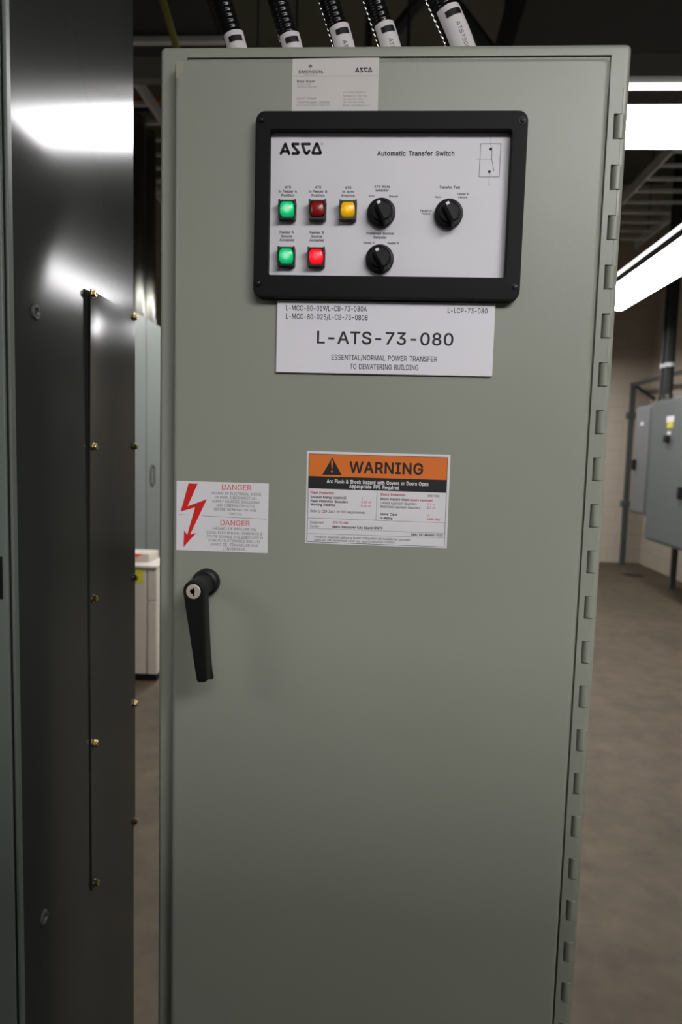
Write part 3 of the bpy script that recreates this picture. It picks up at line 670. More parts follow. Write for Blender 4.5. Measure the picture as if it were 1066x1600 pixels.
    'Û': (517, '297 -6 332 2 363 15 391 33 414 55 433 80 446 108 454 140 457 173 457 509 393 509 393 178 391 155 385 133 377 113 364 95 349 80 331 68 309 59 285 53 259 52 232 53 208 59 187 68 169 80 153 95 141 113 132 133 126 155 124 178 124 509 60 509 60 173 63 140 71 108 85 80 103 55 126 33 154 15 186 2 220 -6 259 -8|259 624 307 565 368 565 368 567 288 659 230 659 150 567 150 565 210 565'),
}

# ================================================================== THE ROOM
XL, XR, YB, YF = -4.2, 3.95, -4.5, 9.14
struct(box('floor', M['floor'], XL, XR, YB, YF, -0.1, 0))
struct(box('ceiling', M['ceiling'], XL, XR, YB, YF, CEIL, CEIL + 0.1))
struct(box('wall_far', M['block_x'], XL - 0.1, XR + 0.1, YF, YF + 0.1, -0.1, CEIL))
struct(box('wall_back', M['block_x'], XL - 0.1, XR + 0.1, YB - 0.1, YB, -0.1, CEIL))
struct(box('wall_right', M['block_y'], XR, XR + 0.1, YB, YF, -0.1, CEIL))
struct(box('wall_left', M['block_y'], XL - 0.1, XL, YB, YF, -0.1, CEIL))

# ------------------------------------------------------------------ fluorescent fixtures
def make_fixture(length, label, group):
    """runs along local X, underside at local z = 0"""
    t = thing('fluorescent_fixture', label, 'light', group=group)
    h = length / 2
    Geo().loft([[(x, y, z) for y, z in ((-0.195, 0.004), (-0.188, 0), (0.188, 0), (0.195, 0.004))] for x in (-h, h)], True, True).build('diffuser', M['lens'], t, smooth=0)
    pr2 = [(-0.2, 0.0045), (0.2, 0.0045), (0.2, 0.0595), (-0.2, 0.0595)]
    Geo().loft([[(x, y, z) for y, z in pr2] for x in (-h - 0.002, h + 0.002)], True, True).build('housing', M['fixture'], t, smooth=0)
    for y in (-0.199, 0.169):
        Geo().box(-h, h, y, y + 0.03, 0.06, 0.088).build('upper_slot', M['uplight'], t, smooth=0)
    Geo().box(-h, h, -0.168, 0.168, 0.06, 0.092).build('spine', M['fixture'], t, smooth=0)
    for sx in (-h - 0.012, h + 0.012):
        Geo().box(sx - 0.0095, sx + 0.0095, -0.2, 0.2, -0.004, 0.062).build('end_cap', M['fixture'], t, smooth=0)
    for sx in (-h * 0.7, h * 0.7):
        Geo().tube([(sx, 0, 0.0925), (sx, 0, CEIL - 2.9)], 0.005, 6).build('hanger_rod', M['dark_steel'], t)
    return t

GL = 'fluorescent fixtures hung from the ceiling'
FIX_Z = 2.9
fx = make_fixture(2.44, 'long lit fluorescent fixture running crosswise behind the top right of the grey cabinet', GL)
fx.location = (0.672, 2.386, FIX_Z)
fx2 = copy_tree(fx)
fx2.location = (2.3, 4.85, FIX_Z)
fx2.rotation_euler.z = R(90)
fx2['label'] = 'lit fluorescent fixture running lengthwise above the wall cabinets, slanting down in the photo'
# unseen fixtures out of the frame, placed to light the door and room
fx3 = copy_tree(fx)
fx3.location = (1.35, -2.45, FIX_Z)
fx3['label'] = 'unseen fluorescent fixture over the added cabinets behind the camera'
fx4 = copy_tree(fx)  # added out of sight to light the left gap
fx4.location = (-0.75, 5.3, FIX_Z)
fx4.rotation_euler.z = R(90)
fx4['label'] = 'added fluorescent fixture hidden behind the grey cabinet, lighting the left gap'
fx5 = make_fixture(1.22, 'unseen short fluorescent fixture over the right end of the added cabinets', GL)
fx5.location = (1.75, -1.75, FIX_Z)
fx6 = copy_tree(fx5)  # added out of sight to brighten the far wall and floor
fx6.location = (2.3, 7.9, FIX_Z)
fx6.rotation_euler.z = R(90)
fx6['label'] = 'added short fluorescent fixture hidden behind the grey cabinet, brightening the far wall'
fx7 = copy_tree(fx5)
fx7.location = (-2.9, -2.2, FIX_Z)
fx7['label'] = 'unseen short fluorescent fixture to the left of the camera'
# added row of cabinets behind the camera, blocking light from the lower door
for i in range(5):
    x0 = -2.0 + 0.8 * i
    t = thing('light_blocking_cabinet', 'added unseen grey cabinet behind the camera, blocking light from the lower door', 'electrical cabinet', (x0 + 0.4, -1.6, 0), 'added light-blocking cabinets behind the camera')
    box('cabinet_body', M['mcc'], -0.398, 0.398, -0.3, 0.28, 0, 2.1, t, bevel=0.004)
    for z0, z1 in ((0.12, 0.74), (0.75, 1.42), (1.43, 2.08)):
        d_ = box('door', M['mcc'], -0.385, 0.385, 0.2805, 0.3, z0, z1, t, bevel=0.003)
        box('door_latch', M['black_plastic'], 0.3, 0.33, 0.3005, 0.325, (z0 + z1) / 2 - 0.05, (z0 + z1) / 2 + 0.05, d_)

# ------------------------------------------------------------------ overhead struts and trays
t = thing('strut_beam', 'dark horizontal channel beam just above the crosswise light', 'beam')
box('channel', M['beam'], -2.4, 3.2, 2.13, 2.178, 2.984, 3.066, t)
for x in (-2.2, 0.3, 3.0):
    Geo().tube([(x, 2.154, 3.0665), (x, 2.154, CEIL)], 0.007, 6).build('hanger_rod', M['dark_steel'], t)

def ladder_tray(label, x0, x1, y0, y1, z, m):
    t = thing('cable_tray', label, 'cable tray', group='ladder cable trays under the ceiling')
    for x in (x0, x1):
        box('side_rail', m, x - 0.012, x + 0.012, y0, y1, z - 0.02, z + 0.08, t)
    n = int((y1 - y0) / 0.3)
    for i in range(n):
        y = y0 + 0.15 + 0.3 * i
        box('rung', m, x0, x1, y - 0.02, y + 0.02, z - 0.015, z + 0.01, t)
    for y in (y0 + 0.4, y1 - 0.4):
        for x in (x0, x1):
            Geo().tube([(x, y, z + 0.08), (x, y, CEIL)], 0.006, 6).build('hanger_rod', M['dark_steel'], t)
    return t

tr = ladder_tray('grey ladder cable tray at upper right, between the two lit fixtures', 2.62, 3.3, 4.1, 8.2, 4.1, M['strut'])
tl = ladder_tray('ladder cable tray glimpsed in the gap left of the grey cabinet', -2.2, -1.62, 3.6, 8.0, 4.1, M['strut'])
# cables crossing the left tray
def cable(name, label, m, pts, rad):
    return tag(Geo().tube(pts, rad, 8).build(name, m), label, 'cable')
cable('orange_cable', 'orange cable lying across the tray in the left gap', M['cable_orange'], [(-2.6, 4.83, 4.208), (-1.2, 4.83, 4.208)], 0.024)
cable('blue_cable', 'blue cable lying below the orange one in the left gap', M['cable_blue'], [(-2.6, 4.95, 4.208), (-1.2, 4.95, 4.208)], 0.026)
cable('yellow_cable', 'yellow green cable at the top of the left gap', M['cable_yellow'], [(-0.5, 1.0, 5.2), (-0.42, 1, 3.2), (-0.345, 1, 2.66), (-0.2, 1.0, 2.2), (-0.1, 1.0, 1.2), (-0.1, 1, 0.01)], 0.009)

def duct(label, x0, x1, y0, y1, z0, z1):
    t = thing('unlit_duct', label, 'duct')
    box('duct_body', M['unlit_duct_riser'], x0, x1, y0, y1, z0, z1, t, bevel=0.01)  # black body standing for overhead space the light does not reach
    for y in (y0 + 0.3, y1 - 0.3):
        for x in (x0 + 0.05, x1 - 0.05):
            Geo().tube([(x, y, z1), (x, y, CEIL)], 0.007, 6).build('hanger_rod', M['dark_steel'], t)
        box('support_angle', M['strut'], x0 - 0.05, x1 + 0.05, y - 0.02, y + 0.02, z0 - 0.03, z0 - 0.002, t)
    return t
duct('added black duct standing for unlit space overhead, above the right corner of the grey cabinet', 0.95, 2.02, 2.6, 4.6, 3.95, 4.4)
duct('added black duct standing for unlit space overhead, at the top of the gap left of the grey cabinet', -1.75, -0.72, 1.2, 3.5, 3.75, 4.2)

# crossing braces above the cabinet
tb = thing('sway_brace', 'dark crossing braces overhead behind the black conduits', 'brace')
for a, b in (((0.1, 3.2, 3.6), (0.85, 3.2, 4.5)), ((0.1, 3.25, 4.5), (0.85, 3.25, 3.6))):
    Geo().tube([a, b], 0.035, 6).build('diagonal_bar', M['dark_steel'], tb)
for x in (0.1, 0.85):
    Geo().tube([(x, 3.22, 3.6), (x, 3.22, CEIL)], 0.02, 6).build('upright_bar', M['dark_steel'], tb)
box('lower_bar', M['dark_steel'], 0.05, 0.9, 3.19, 3.25, 3.535, 3.595, tb)

# ------------------------------------------------------------------ wall cabinets on the right
def wall_cabinet(label, m, x0, y0, y1, z0, z1, depth=0.4):
    """front faces -X at x0"""
    t = thing('wall_cabinet', label, 'electrical cabinet', (x0 + depth / 2, (y0 + y1) / 2, z0))
    l = t.location
    def lb(name, mm, *b, bevel=0.0):
        return box(name, mm, b[0] - l.x, b[1] - l.x, b[2] - l.y, b[3] - l.y, b[4] - l.z, b[5] - l.z, t, bevel)
    lb('cabinet_body', m, x0 + 0.02, x0 + depth, y0, y1, z0, z1, bevel=0.006)
    lb('door', m, x0, x0 + 0.0195, y0 + 0.03, y1 - 0.03, z0 + 0.03, z1 - 0.03, bevel=0.004)
    return t, lb

FX = 3.15
bigc, lb = wall_cabinet('large grey wall cabinet with a white and yellow sticker', M['wallbox'], FX, 4.6, 6.92, 0.61, 2.11)
lb('warning_sticker', M['sticker'], FX - 0.002, FX - 0.0005, 6.33, 6.51, 1.87, 1.93)
lb('yellow_sticker', M['yellow'], FX - 0.002, FX - 0.0005, 6.35, 6.49, 1.81, 1.868)
lb('rating_plate', M['sticker'], FX - 0.002, FX - 0.0005, 6.39, 6.47, 1.745, 1.775)
lb('switch_knob', M['black_plastic'], FX - 0.05, FX - 0.0005, 6.39, 6.46, 1.66, 1.735, bevel=0.01)
lb('door_latch', M['black_plastic'], FX - 0.04, FX - 0.0005, 6.0, 6.06, 1.11, 1.23, bevel=0.008)
smc, ls = wall_cabinet('narrow light grey wall cabinet beside the strut post, left of the large one', M['wallbox_light'], FX, 6.95, 7.4, 0.86, 2.08)
ls('name_sticker', M['sticker'], FX - 0.002, FX - 0.0005, 7.13, 7.22, 1.86, 1.9)
ls('door_latch', M['black_plastic'], FX - 0.04, FX - 0.0005, 7.27, 7.32, 1.36, 1.48, bevel=0.008)

QX, QY = 3.66, 8.98
t = thing('strut_frame', 'dark grey strut frame carrying the wall cabinets on the right', 'frame', (QX, QY, 0))
def fr(name, x0, x1, y0, y1, z0, z1):
    box(name, M['frame_steel'], x0, x1, y0, y1, z0, z1, t)
fr('corner_post', -0.034, 0.034, -0.022, 0.022, 0, 2.52)
fr('top_rail', -0.022, 0.022, -4.4, -0.023, 2.475, 2.52)
fr('leg', -0.03, 0.03, -1.7, -1.655, 0, 2.474)
fr('leg', -0.03, 0.03, -2.3, -2.255, 0, 2.474)
fr('leg', -0.03, 0.03, -4.3, -4.255, 0, 2.474)
for z in (0.8, 1.3, 1.95):
    fr('mounting_rail', -0.1, -0.023, -4.4, -1.5, z, z + 0.045)
fr('clamp', -0.06, 0.04, -0.05, 0.05, 2.03, 2.12)
fr('clamp', -0.06, 0.04, -0.05, 0.05, 0.81, 0.9)
Geo().tube([(0.0, -0.05, 2.49), (0.27, -0.06, 2.3)], 0.018, 6).build('brace', M['dark_steel'], t)  # dark slanting tube from the post top towards the wall

for i, (x, y, r) in enumerate(((3.235, 6.85, 0.05), (3.235, 6.74, 0.045))):
    t = thing('conduit_riser', ('thick black conduit rising from the large wall cabinet, farther of the two', 'thick black conduit rising from the large wall cabinet, nearer of the two')[i], 'conduit', (x, y, 2.1105), 'black conduits above the wall cabinet')
    Geo().tube([(0, 0, 0), (0, 0, CEIL - 2.112)], r, 14).build('pipe', M['unlit_duct_riser'], t)
    Geo().tube([(0, 0, 0), (0, 0, 0.06)], r + 0.008, 14).build('gland', M['pipe_metal'], t)
    Geo().tube([(0, 0, 0.35), (0, 0, 0.39)], r + 0.007, 14).build('clamp', M['strut'], t)

t = thing('floor_drain', 'round dark floor drain near the far wall', 'drain', (3.5, 8.1, 0))
Geo().loft([[(0.13 * math.cos(a * math.pi / 12), 0.13 * math.sin(a * math.pi / 12), z) for a in range(24)] for z in (0.0005, 0.006)], True, True).build('rim', M['dark_steel'], t)
Geo().loft([[(0.09 * math.cos(a * math.pi / 12), 0.09 * math.sin(a * math.pi / 12), z) for a in range(24)] for z in (0.0065, 0.009)], True, True).build('grate', M['black_metal'], t)

# ------------------------------------------------------------------ seen through the gap on the left
def switchgear(label, y0, y1, handle):
    t = thing('switchgear_cabinet', label, 'electrical cabinet', (-2.0, (y0 + y1) / 2, 0), 'tall grey switchgear row in the left gap')
    yc = (y0 + y1) / 2
    box('cabinet_body', M['mcc'], -0.35, 0.33, y0 - yc, y1 - yc, 0.0, 2.5, t, bevel=0.004)
    box('door', M['mcc'], 0.331, 0.352, y0 - yc + 0.006, y1 - yc - 0.006, 0.12, 2.49, t, bevel=0.004)
    if handle:
        hy = 4.81 - yc
        lo = [(0.353, hy + 0.045 * math.cos(a * math.pi / 10), 1.245 + 0.085 * (1 if math.sin(a * math.pi / 10) >= 0 else -1) * abs(math.sin(a * math.pi / 10)) ** 0.5) for a in range(20)]
        Geo().tube(lo + [lo[0]], 0.009, 6, False).build('pull_handle', M['dark_steel'], t)
    return t
switchgear('tall grey switchgear cabinet without a visible handle, nearer of the pair in the left gap', 3.85, 4.665, False)
switchgear('tall grey switchgear cabinet with a small pull handle in the left gap', 4.675, 5.5, True)
for i, y in enumerate((4.81, 5.06)):
    t = thing('riser_pipe', ('shiny metal pipe rising above the switchgear, left of the pair', 'shiny metal pipe rising above the switchgear, right of the pair')[i], 'pipe', (-1.82, y, 2.5005), 'metal risers above the switchgear')
    Geo().tube([(0, 0, 0), (0, 0, 4.07 - 2.5)], 0.11, 16).build('pipe', M['pipe_metal'], t)
    Geo().tube([(0, 0, 0), (0, 0, 0.05)], 0.12, 16).build('collar', M['pipe_metal'], t)

t = thing('storage_cabinet', 'low white metal cabinet on the floor in the left gap, with a yellow label', 'cabinet', (-1.4, 3.38, 0))
box('base', M['black_gap'], -0.27, 0.26, 0.04, 0.28, 0, 0.05, t)
box('cabinet_body', M['appliance'], -0.3, 0.272, 0.02, 0.3, 0.051, 0.73, t, bevel=0.005)
box('top', M['appliance'], -0.305, 0.276, -0.012, 0.305, 0.731, 0.752, t, bevel=0.008)
box('door', M['appliance'], -0.298, 0.204, 0.0, 0.019, 0.055, 0.725, t, bevel=0.003)
box('side_panel', M['appliance'], 0.213, 0.27, 0.0, 0.019, 0.055, 0.522, t, bevel=0.003)
box('side_panel', M['appliance'], 0.213, 0.27, 0.0, 0.019, 0.527, 0.725, t, bevel=0.003)
box('yellow_label', M['yellow'], 0.1, 0.186, -0.0015, -0.0003, 0.639, 0.721, t)
t = thing('carton', 'flat white box with red orange tape lying on the low white cabinet', 'box', (-1.36, 3.54, 0.7525))
box('box_body', M['appliance'], -0.2, 0.146, -0.05, 0.13, 0.0005, 0.052, t, bevel=0.004)
g = Geo()
g.loft([[(0.0, y, 0.012), (0.05, y, 0.022), (0.11, y, 0.051), (0.04, y, 0.051)] for y in (-0.0525, -0.0502)], True, True)
g.build('tape', M['red_orange'], t, smooth=0)

# ================================================================== TALL DARK CABINET AT LEFT
SX = -0.125
t = thing('tall_cabinet', 'tall dark glossy cabinet with a bolted side access panel', 'electrical cabinet', (SX, 0, 0))
box('cabinet_body', M['panel_gloss'], -0.62, 0, -0.066, 0.276, 0, 2.3, t, bevel=0.002)
fd = box('front_door', M['tall_front'], -0.6, -0.0044, -0.0712, -0.0668, 0.05, 2.29, t, bevel=0.0012)
box('door_gap_shade', M['black_gap'], -0.012, -0.0032, -0.0666, -0.0661, 0.05, 2.29, t)  # black strip standing for the shade inside the door gap
box('edge_trim', M['tall_front'], -0.0031, 0.0003, -0.0672, -0.058, 0.0, 2.3, t, bevel=0.0012)
box('name_plate', M['black_plastic'], -0.11, -0.0096, -0.0722, -0.0713, 1.337, 1.381, fd)
g = Geo()
write(g, 'A', -0.0147 * 1000, 1359, 5, 6, lambda x, z: (x / 1000, -0.0723, z / 1000))
g.build('lettering', M['white_ink'], fd, smooth=0)
# thin access panel, its front top corner sprung away from the body
g = Geo()
PY0, PY1, PZ0, PZ1 = 0.113, 0.2762, 0.893, 1.692
NZ, NY = 40, 12
def off(y, z):
    a = max(0.0, (z - 1.25) / 0.44)
    u = 1 - (y - PY0) / (PY1 - PY0)
    return 0.0009 + 0.0034 * a ** 1.4 * max(0.0, u) ** 5
top = [[(off(y, z) + 0.0009, y, z) for y in [PY0 + (PY1 - PY0) * j / NY for j in range(NY + 1)]] for z in [PZ0 + (PZ1 - PZ0) * i / NZ for i in range(NZ + 1)]]
bot = [[(off(p[1], p[2]), p[1], p[2]) for p in row] for row in top]
k = NY + 1
g.v = [p for row in top for p in row] + [p for row in bot for p in row]
nb = len(g.v) // 2
for i in range(NZ):
    for j in range(NY):
        a = i * k + j
        g.f.append((a, a + 1, a + k + 1, a + k))
        g.f.append((nb + a, nb + a + k, nb + a + k + 1, nb + a + 1))
    g.f.append((i * k, (i + 1) * k, nb + (i + 1) * k, nb + i * k))
    a = i * k + NY
    g.f.append((a, nb + a, nb + a + k, a + k))
for j in range(NY):
    g.f.append((j, nb + j, nb + j + 1, j + 1))
    a = NZ * k + j
    g.f.append((a, a + 1, nb + a + 1, nb + a))
ap = g.build('access_panel', M['panel_gloss'], t)
box('panel_gap_shade', M['black_gap'], 0.0001, 0.0008, PY0 + 0.0006, PY1 - 0.001, PZ0 + 0.001, PZ1 - 0.001, ap)  # black sheet standing for the shade in the gap behind the panel
# hexagon-washer bolts: left column near the panel's front edge, right column on the back edge
def bolt(y, z, ang):
    x0 = off(y, z) + 0.0009
    g = Geo()
    def ring(r, x, n=24, hexa=False):
        m = 6 if hexa else n
        out = []
        for j in range(24):
            a = 2 * math.pi * j / 24 + R(ang)
            rr_ = r if not hexa else r * math.cos(math.pi / 6) / math.cos((a - R(ang)) % (math.pi / 3) - math.pi / 6)
            out.append((x0 + x, y + rr_ * math.cos(a), z + rr_ * math.sin(a)))
        return out
    g.loft([ring(0.0058, 0), ring(0.0058, 0.001), ring(0.0046, 0.0012, hexa=True), ring(0.0046, 0.0042, hexa=True), ring(0.0036, 0.0049), ring(0.0016, 0.0049), ring(0.0014, 0.0036)], True, True)
    g.build('bolt', M['brass'], t)
for z in (1.6915 - 0.0, 1.495, 1.295, 1.097, 0.898):
    bolt(0.123 if z < 1.6 else 0.119, z - (0.004 if z > 1.6 else 0), random.uniform(0, 60))
for z in (1.688, 1.496, 1.295, 1.096, 0.902):
    bolt(0.2725, z, random.uniform(0, 60))
for y, z in ((-0.017, 1.638), (-0.016, 0.948)):
    g = Geo()
    lo = lambda r, x: [(x, y + r * math.cos(2 * math.pi * j / 24), z + r * math.sin(2 * math.pi * j / 24)) for j in range(24)]
    g.loft([lo(0.0085, 0.0001), lo(0.0085, 0.0015), lo(0.0075, 0.0026), lo(0.0052, 0.0026), lo(0.0045, 0.0018), lo(0.004, 0.0003)], False, True)
    g.build('grommet', M['grommet'], t)

# ================================================================== GREY TRANSFER SWITCH CABINET
cab = thing('transfer_switch_cabinet', 'grey free-standing transfer switch cabinet filling the middle of the photo', 'electrical cabinet')
W_, TOP = 0.4952, 1.9245
# body: rounded shell with an open front and a flange round it
g = Geo()
def bl(ins, y, r=0.006):
    return rr(ins, W_ - ins, 0.02 + ins, TOP - ins, max(0.001, r - ins), y)
def inner(y):
    """the opening behind the door, stepped at its top right where the hinge begins"""
    step = [(0.4886, y, 1.85), (0.4886, y, 1.8796), (0.4800, y, 1.8796), (0.4743, y, 1.8796), (0.4743, y, 1.90), (0.4743, y, 1.9126)]
    return step + rr(0.03, 0.4886, 0.10, 1.9126, 0.0005, y)[6:]
g.loft([bl(0.002, 0.265), bl(0, 0.263), bl(0, 0.0205), bl(0.0007, 0.0180), bl(0.0020, 0.0163), bl(0.0036, 0.0153), bl(0.0056, 0.015), inner(0.015), inner(0.09)], True, True)
body = g.build('cabinet_body', M['enclosure'], cab, smooth=30)
box('plinth', M['dark_steel'], 0.02, W_ - 0.02, 0.03, 0.25, 0, 0.0195, cab)
# door
g = Geo()
dl = lambda ins, y: rr(0.0203 + ins, 0.4693 - ins, 0.06 + ins, 1.9032 - ins, 0.005, y)
g.loft([dl(0.0, 0.0148), dl(0, 0.0050), dl(0.0004, 0.0031), dl(0.0015, 0.0015), dl(0.0031, 0.0004), dl(0.0050, 0.0)], True, True)
door = g.build('door', M['enclosure'], cab, smooth=30)
# hinge leaf with slots, one barrel in each slot
slots = [(1.8545 - 0.0508 * i, 1.8545 - 0.0508 * i - 0.0256) for i in range(35)]
slots = [s for s in slots if s[1] > 0.13]
def sx(z):
    return 0.4802
g = Geo()
XA, XB, XC, XD = 0.4743, 0.4800, 0.4886, 0.4886
yf, yb = 0.0138, 0.0155
zt, zb = 1.8792, 0.11
zs = [zt] + [z for s in slots for z in s] + [zb]
for i in range(len(zs) - 1):
    a, b = zs[i], zs[i + 1]
    g.poly([(XA, yf, a), (XB, yf, a), (XB, yf, b), (XA, yf, b)])
    if i % 2 == 0:
        g.poly([(XB, yf, a), (XC - 0.001, yf, a), (XC - 0.001, yf, b), (XB, yf, b)])
        g.poly([(XC - 0.001, yf, a), (XC, yf + 0.001, a), (XC, yf + 0.001, b), (XC - 0.001, yf, b)])
        g.poly([(XC, yf + 0.001, a), (XC, yb + 0.01, a), (XC, yb + 0.01, b), (XC, yf + 0.001, b)])
    else:
        g.poly([(XB, yf, a), (XB, yb + 0.01, a), (XB, yb + 0.01, b), (XB, yf, b)])
        g.poly([(XB, yf, a), (XB, yb + 0.01, a), (XC, yb + 0.01, a), (XC, yf, a)])
        g.poly([(XB, yf, b), (XC, yf, b), (XC, yb + 0.01, b), (XB, yb + 0.01, b)])
g.poly([(XA, yf, zt), (XB, yf, zt), (XC, yf + 0.001, zt), (XC, yb, zt), (XA, yb, zt)])
hl = g.build('hinge_leaf', M['enclosure'], cab, smooth=0)
first = None
for a, b in slots:
    zc = (a + b) / 2
    if first is None:
        h = (a - b) / 2 - 0.0006
        gg = Geo()
        pr = [(0.0052, -h), (0.0058, -h + 0.0006), (0.0058, h - 0.0006), (0.0052, h)]
        gg.loft([[(r * math.cos(2 * math.pi * j / 24), r * math.sin(2 * math.pi * j / 24), z) for j in range(24)] for r, z in pr], True, True)
        first = gg.build('hinge_knuckle', M['enclosure'], cab)
        k_ = first
    else:
        k_ = first.copy()
        COL.objects.link(k_)
    k_.location = (0.4873, 0.0190, zc)
box('door_stop', M['enclosure'], 0.0305, 0.4796, 0.0172, 0.019, 0.101, 1.9122, body)
# tape residue left at the door's top corner
g = Geo()
g.poly([(0.0225, -0.0001, 1.9005), (0.0315, -0.0001, 1.9005), (0.0285, -0.0001, 1.889), (0.0245, -0.0001, 1.884), (0.0225, -0.0001, 1.884)])
g.build('tape_residue', mat('old_tape', (150, 148, 132), 0.6), door, smooth=0)

# ------------------------------------------------------------------ control panel on the door
g = Geo()
bx = lambda ins, y, r: rr(0.1098 + ins, 0.3882 - ins, 1.6580 + ins, 1.8462 - ins, r - ins, y, 7)
ix = lambda ins, y, r: rr(0.1253 - ins, 0.3722 + ins, 1.6812 - ins, 1.8272 + ins, r + ins, y, 7)
g.loft([bx(0, -0.0002, 0.010), bx(0, -0.0100, 0.010), bx(0.0006, -0.0114, 0.010), bx(0.0020, -0.012, 0.010),
        ix(0.0008, -0.012, 0.003), ix(0.0, -0.0113, 0.003), ix(0, -0.0032, 0.003)])
bez = g.build('control_panel_bezel', M['bezel'], cab, smooth=30)
g = Geo()
g.loft([rr(0.121, 0.3765, 1.677, 1.8315, 0.004, -0.0004), rr(0.121, 0.3765, 1.677, 1.8315, 0.004, -0.003)], True, True)
face = g.build('control_faceplate', M['faceplate'], cab, smooth=30)
face['label'] = 'white printed faceplate of the control panel'
PF = plane_fn(-0.00312)
def captions(rows):
    """one mesh per caption: lines that sit close under one another belong together"""
    groups = []
    for r in rows:
        for q in groups:
            if abs(q[-1][1] - r[1]) < 3 and 0 < q[-1][2] - r[2] < 6 and q[-1][4] - r[4] < 0.3:
                q.append(r)
                break
        else:
            groups.append([r])
    return groups
for rows_ in captions(PANEL_TEXT + PANEL_TEXT_RIGHT):
    g = Geo()
    for s, x, z, w, h, st in rows_:
        write(g, s, x, z, w, h, PF, bold=0.026)
    g.build('caption', M['ink'], face, smooth=0)
g = Geo()
for st in ASCO_STROKES:
    stroke(g, st, 2.75, PF)
for i in range(16):
    a, b = 2 * math.pi * i / 16, 2 * math.pi * (i + 1) / 16
    c = REG_MARK[0]
    stroke(g, [(c[0] + 1.2 * math.cos(a), c[1] + 1.2 * math.sin(a)), (c[0] + 1.2 * math.cos(b), c[1] + 1.2 * math.sin(b))], 0.22, PF)
write(g, 'R', REG_MARK[0][0], REG_MARK[0][1], 0.9, 1.2, PF)
g.build('maker_logo', M['ink'], face, smooth=0)
g = Geo()
stroke(g, DIAGRAM_BOX + DIAGRAM_BOX[:1], 0.5, PF)
for i in range(0, len(DIAGRAM_LINES), 2):
    stroke(g, DIAGRAM_LINES[i:i + 2], 0.5, PF)
for p in DIAGRAM_DOTS:
    disc(g, p, 1.45, PF, 20)
g.build('switch_diagram', M['ink'], face, smooth=0)
# corner screws
for x, z in SCREWS + SCREWS2:
    g = Geo()
    g.lathe_y(x / 1000, z / 1000, [(0.0036, -0.0121), (0.0034, -0.0128), (0.0030, -0.0128), (0.0028, -0.0122), (0.0026, -0.0122), (0.0022, -0.0136), (0.0008, -0.0139)], 20)
    s_ = g.build('panel_screw', M['black_metal'], cab)
    g = Geo()
    for dx, dz in ((0.0016, 0.0004), (0.0004, 0.0016)):
        g.box(x / 1000 - dx, x / 1000 + dx, -0.01405, -0.01385, z / 1000 - dz, z / 1000 + dz)
    g.build('cross_recess', M['dark_steel'], s_, smooth=0)

# indicator lamps
def indicator(x, z, lens, label):
    x, z = x / 1000, z / 1000
    g = Geo()
    o = lambda ins, y, r=0.0016: rr(x - 0.0090 + ins, x + 0.0092 - ins, z - 0.0103 + ins, z + 0.0094 - ins, max(0.0003, r - ins), y, 3)
    i_ = lambda ins, y, r=0.0028: rr(x - 0.0076 - ins, x + 0.0076 + ins, z - 0.0078 - ins, z + 0.0078 + ins, r + ins, y, 3)
    g.loft([o(0, -0.0031), o(0, -0.0102), o(0.0005, -0.0108), i_(0.0003, -0.0108), i_(0, -0.0104), i_(0, -0.006)], False, True)
    for sx_ in (-1, 1):
        g.box(x + sx_ * 0.0082 - 0.0008, x + sx_ * 0.0082 + 0.0010, -0.0125, -0.0106, z + 0.0035, z + 0.0093)
        g.box(x + sx_ * 0.0082 - 0.0008, x + sx_ * 0.0082 + 0.0010, -0.0118, -0.0106, z - 0.0100, z - 0.005)
    hs = g.build('indicator_lamp', M['housing'], cab, smooth=25)
    hs['label'] = label
    def oct_(w, h, c, y):
        return [(w, y, h - c), (w - c * 0.7, y, h), (-w + c * 0.7, y, h), (-w, y, h - c), (-w - 0.0003, y, 0), (-w, y, -h + c), (-w + c * 0.7, y, -h), (w - c * 0.7, y, -h), (w, y, -h + c), (w + 0.0003, y, 0)]
    g = Geo()
    g.loft([oct_(0.0071, 0.0074, 0.003, 0.004), oct_(0.0071, 0.0074, 0.003, -0.0006), oct_(0.0064, 0.0067, 0.0026, -0.0016), oct_(0.0045, 0.0048, 0.002, -0.0024), oct_(0.0015, 0.0016, 0.0007, -0.0027)], True, True)
    l_ = g.build('lens', M[lens], hs, smooth=60)
    l_.location = (x, -0.0108, z)
BL = ['lit green indicator lamp in the upper row', 'dull red unlit indicator lamp in the upper row', 'lit amber indicator lamp in the upper row', 'lit green indicator lamp in the lower row', 'bright red lit indicator lamp in the lower row']
for (x, z), l_, b_ in zip(BUTTONS, ('green_lamp', 'dull_red', 'amber_lamp', 'green_lamp', 'red_lamp'), BL):
    indicator(x, z, l_, b_)

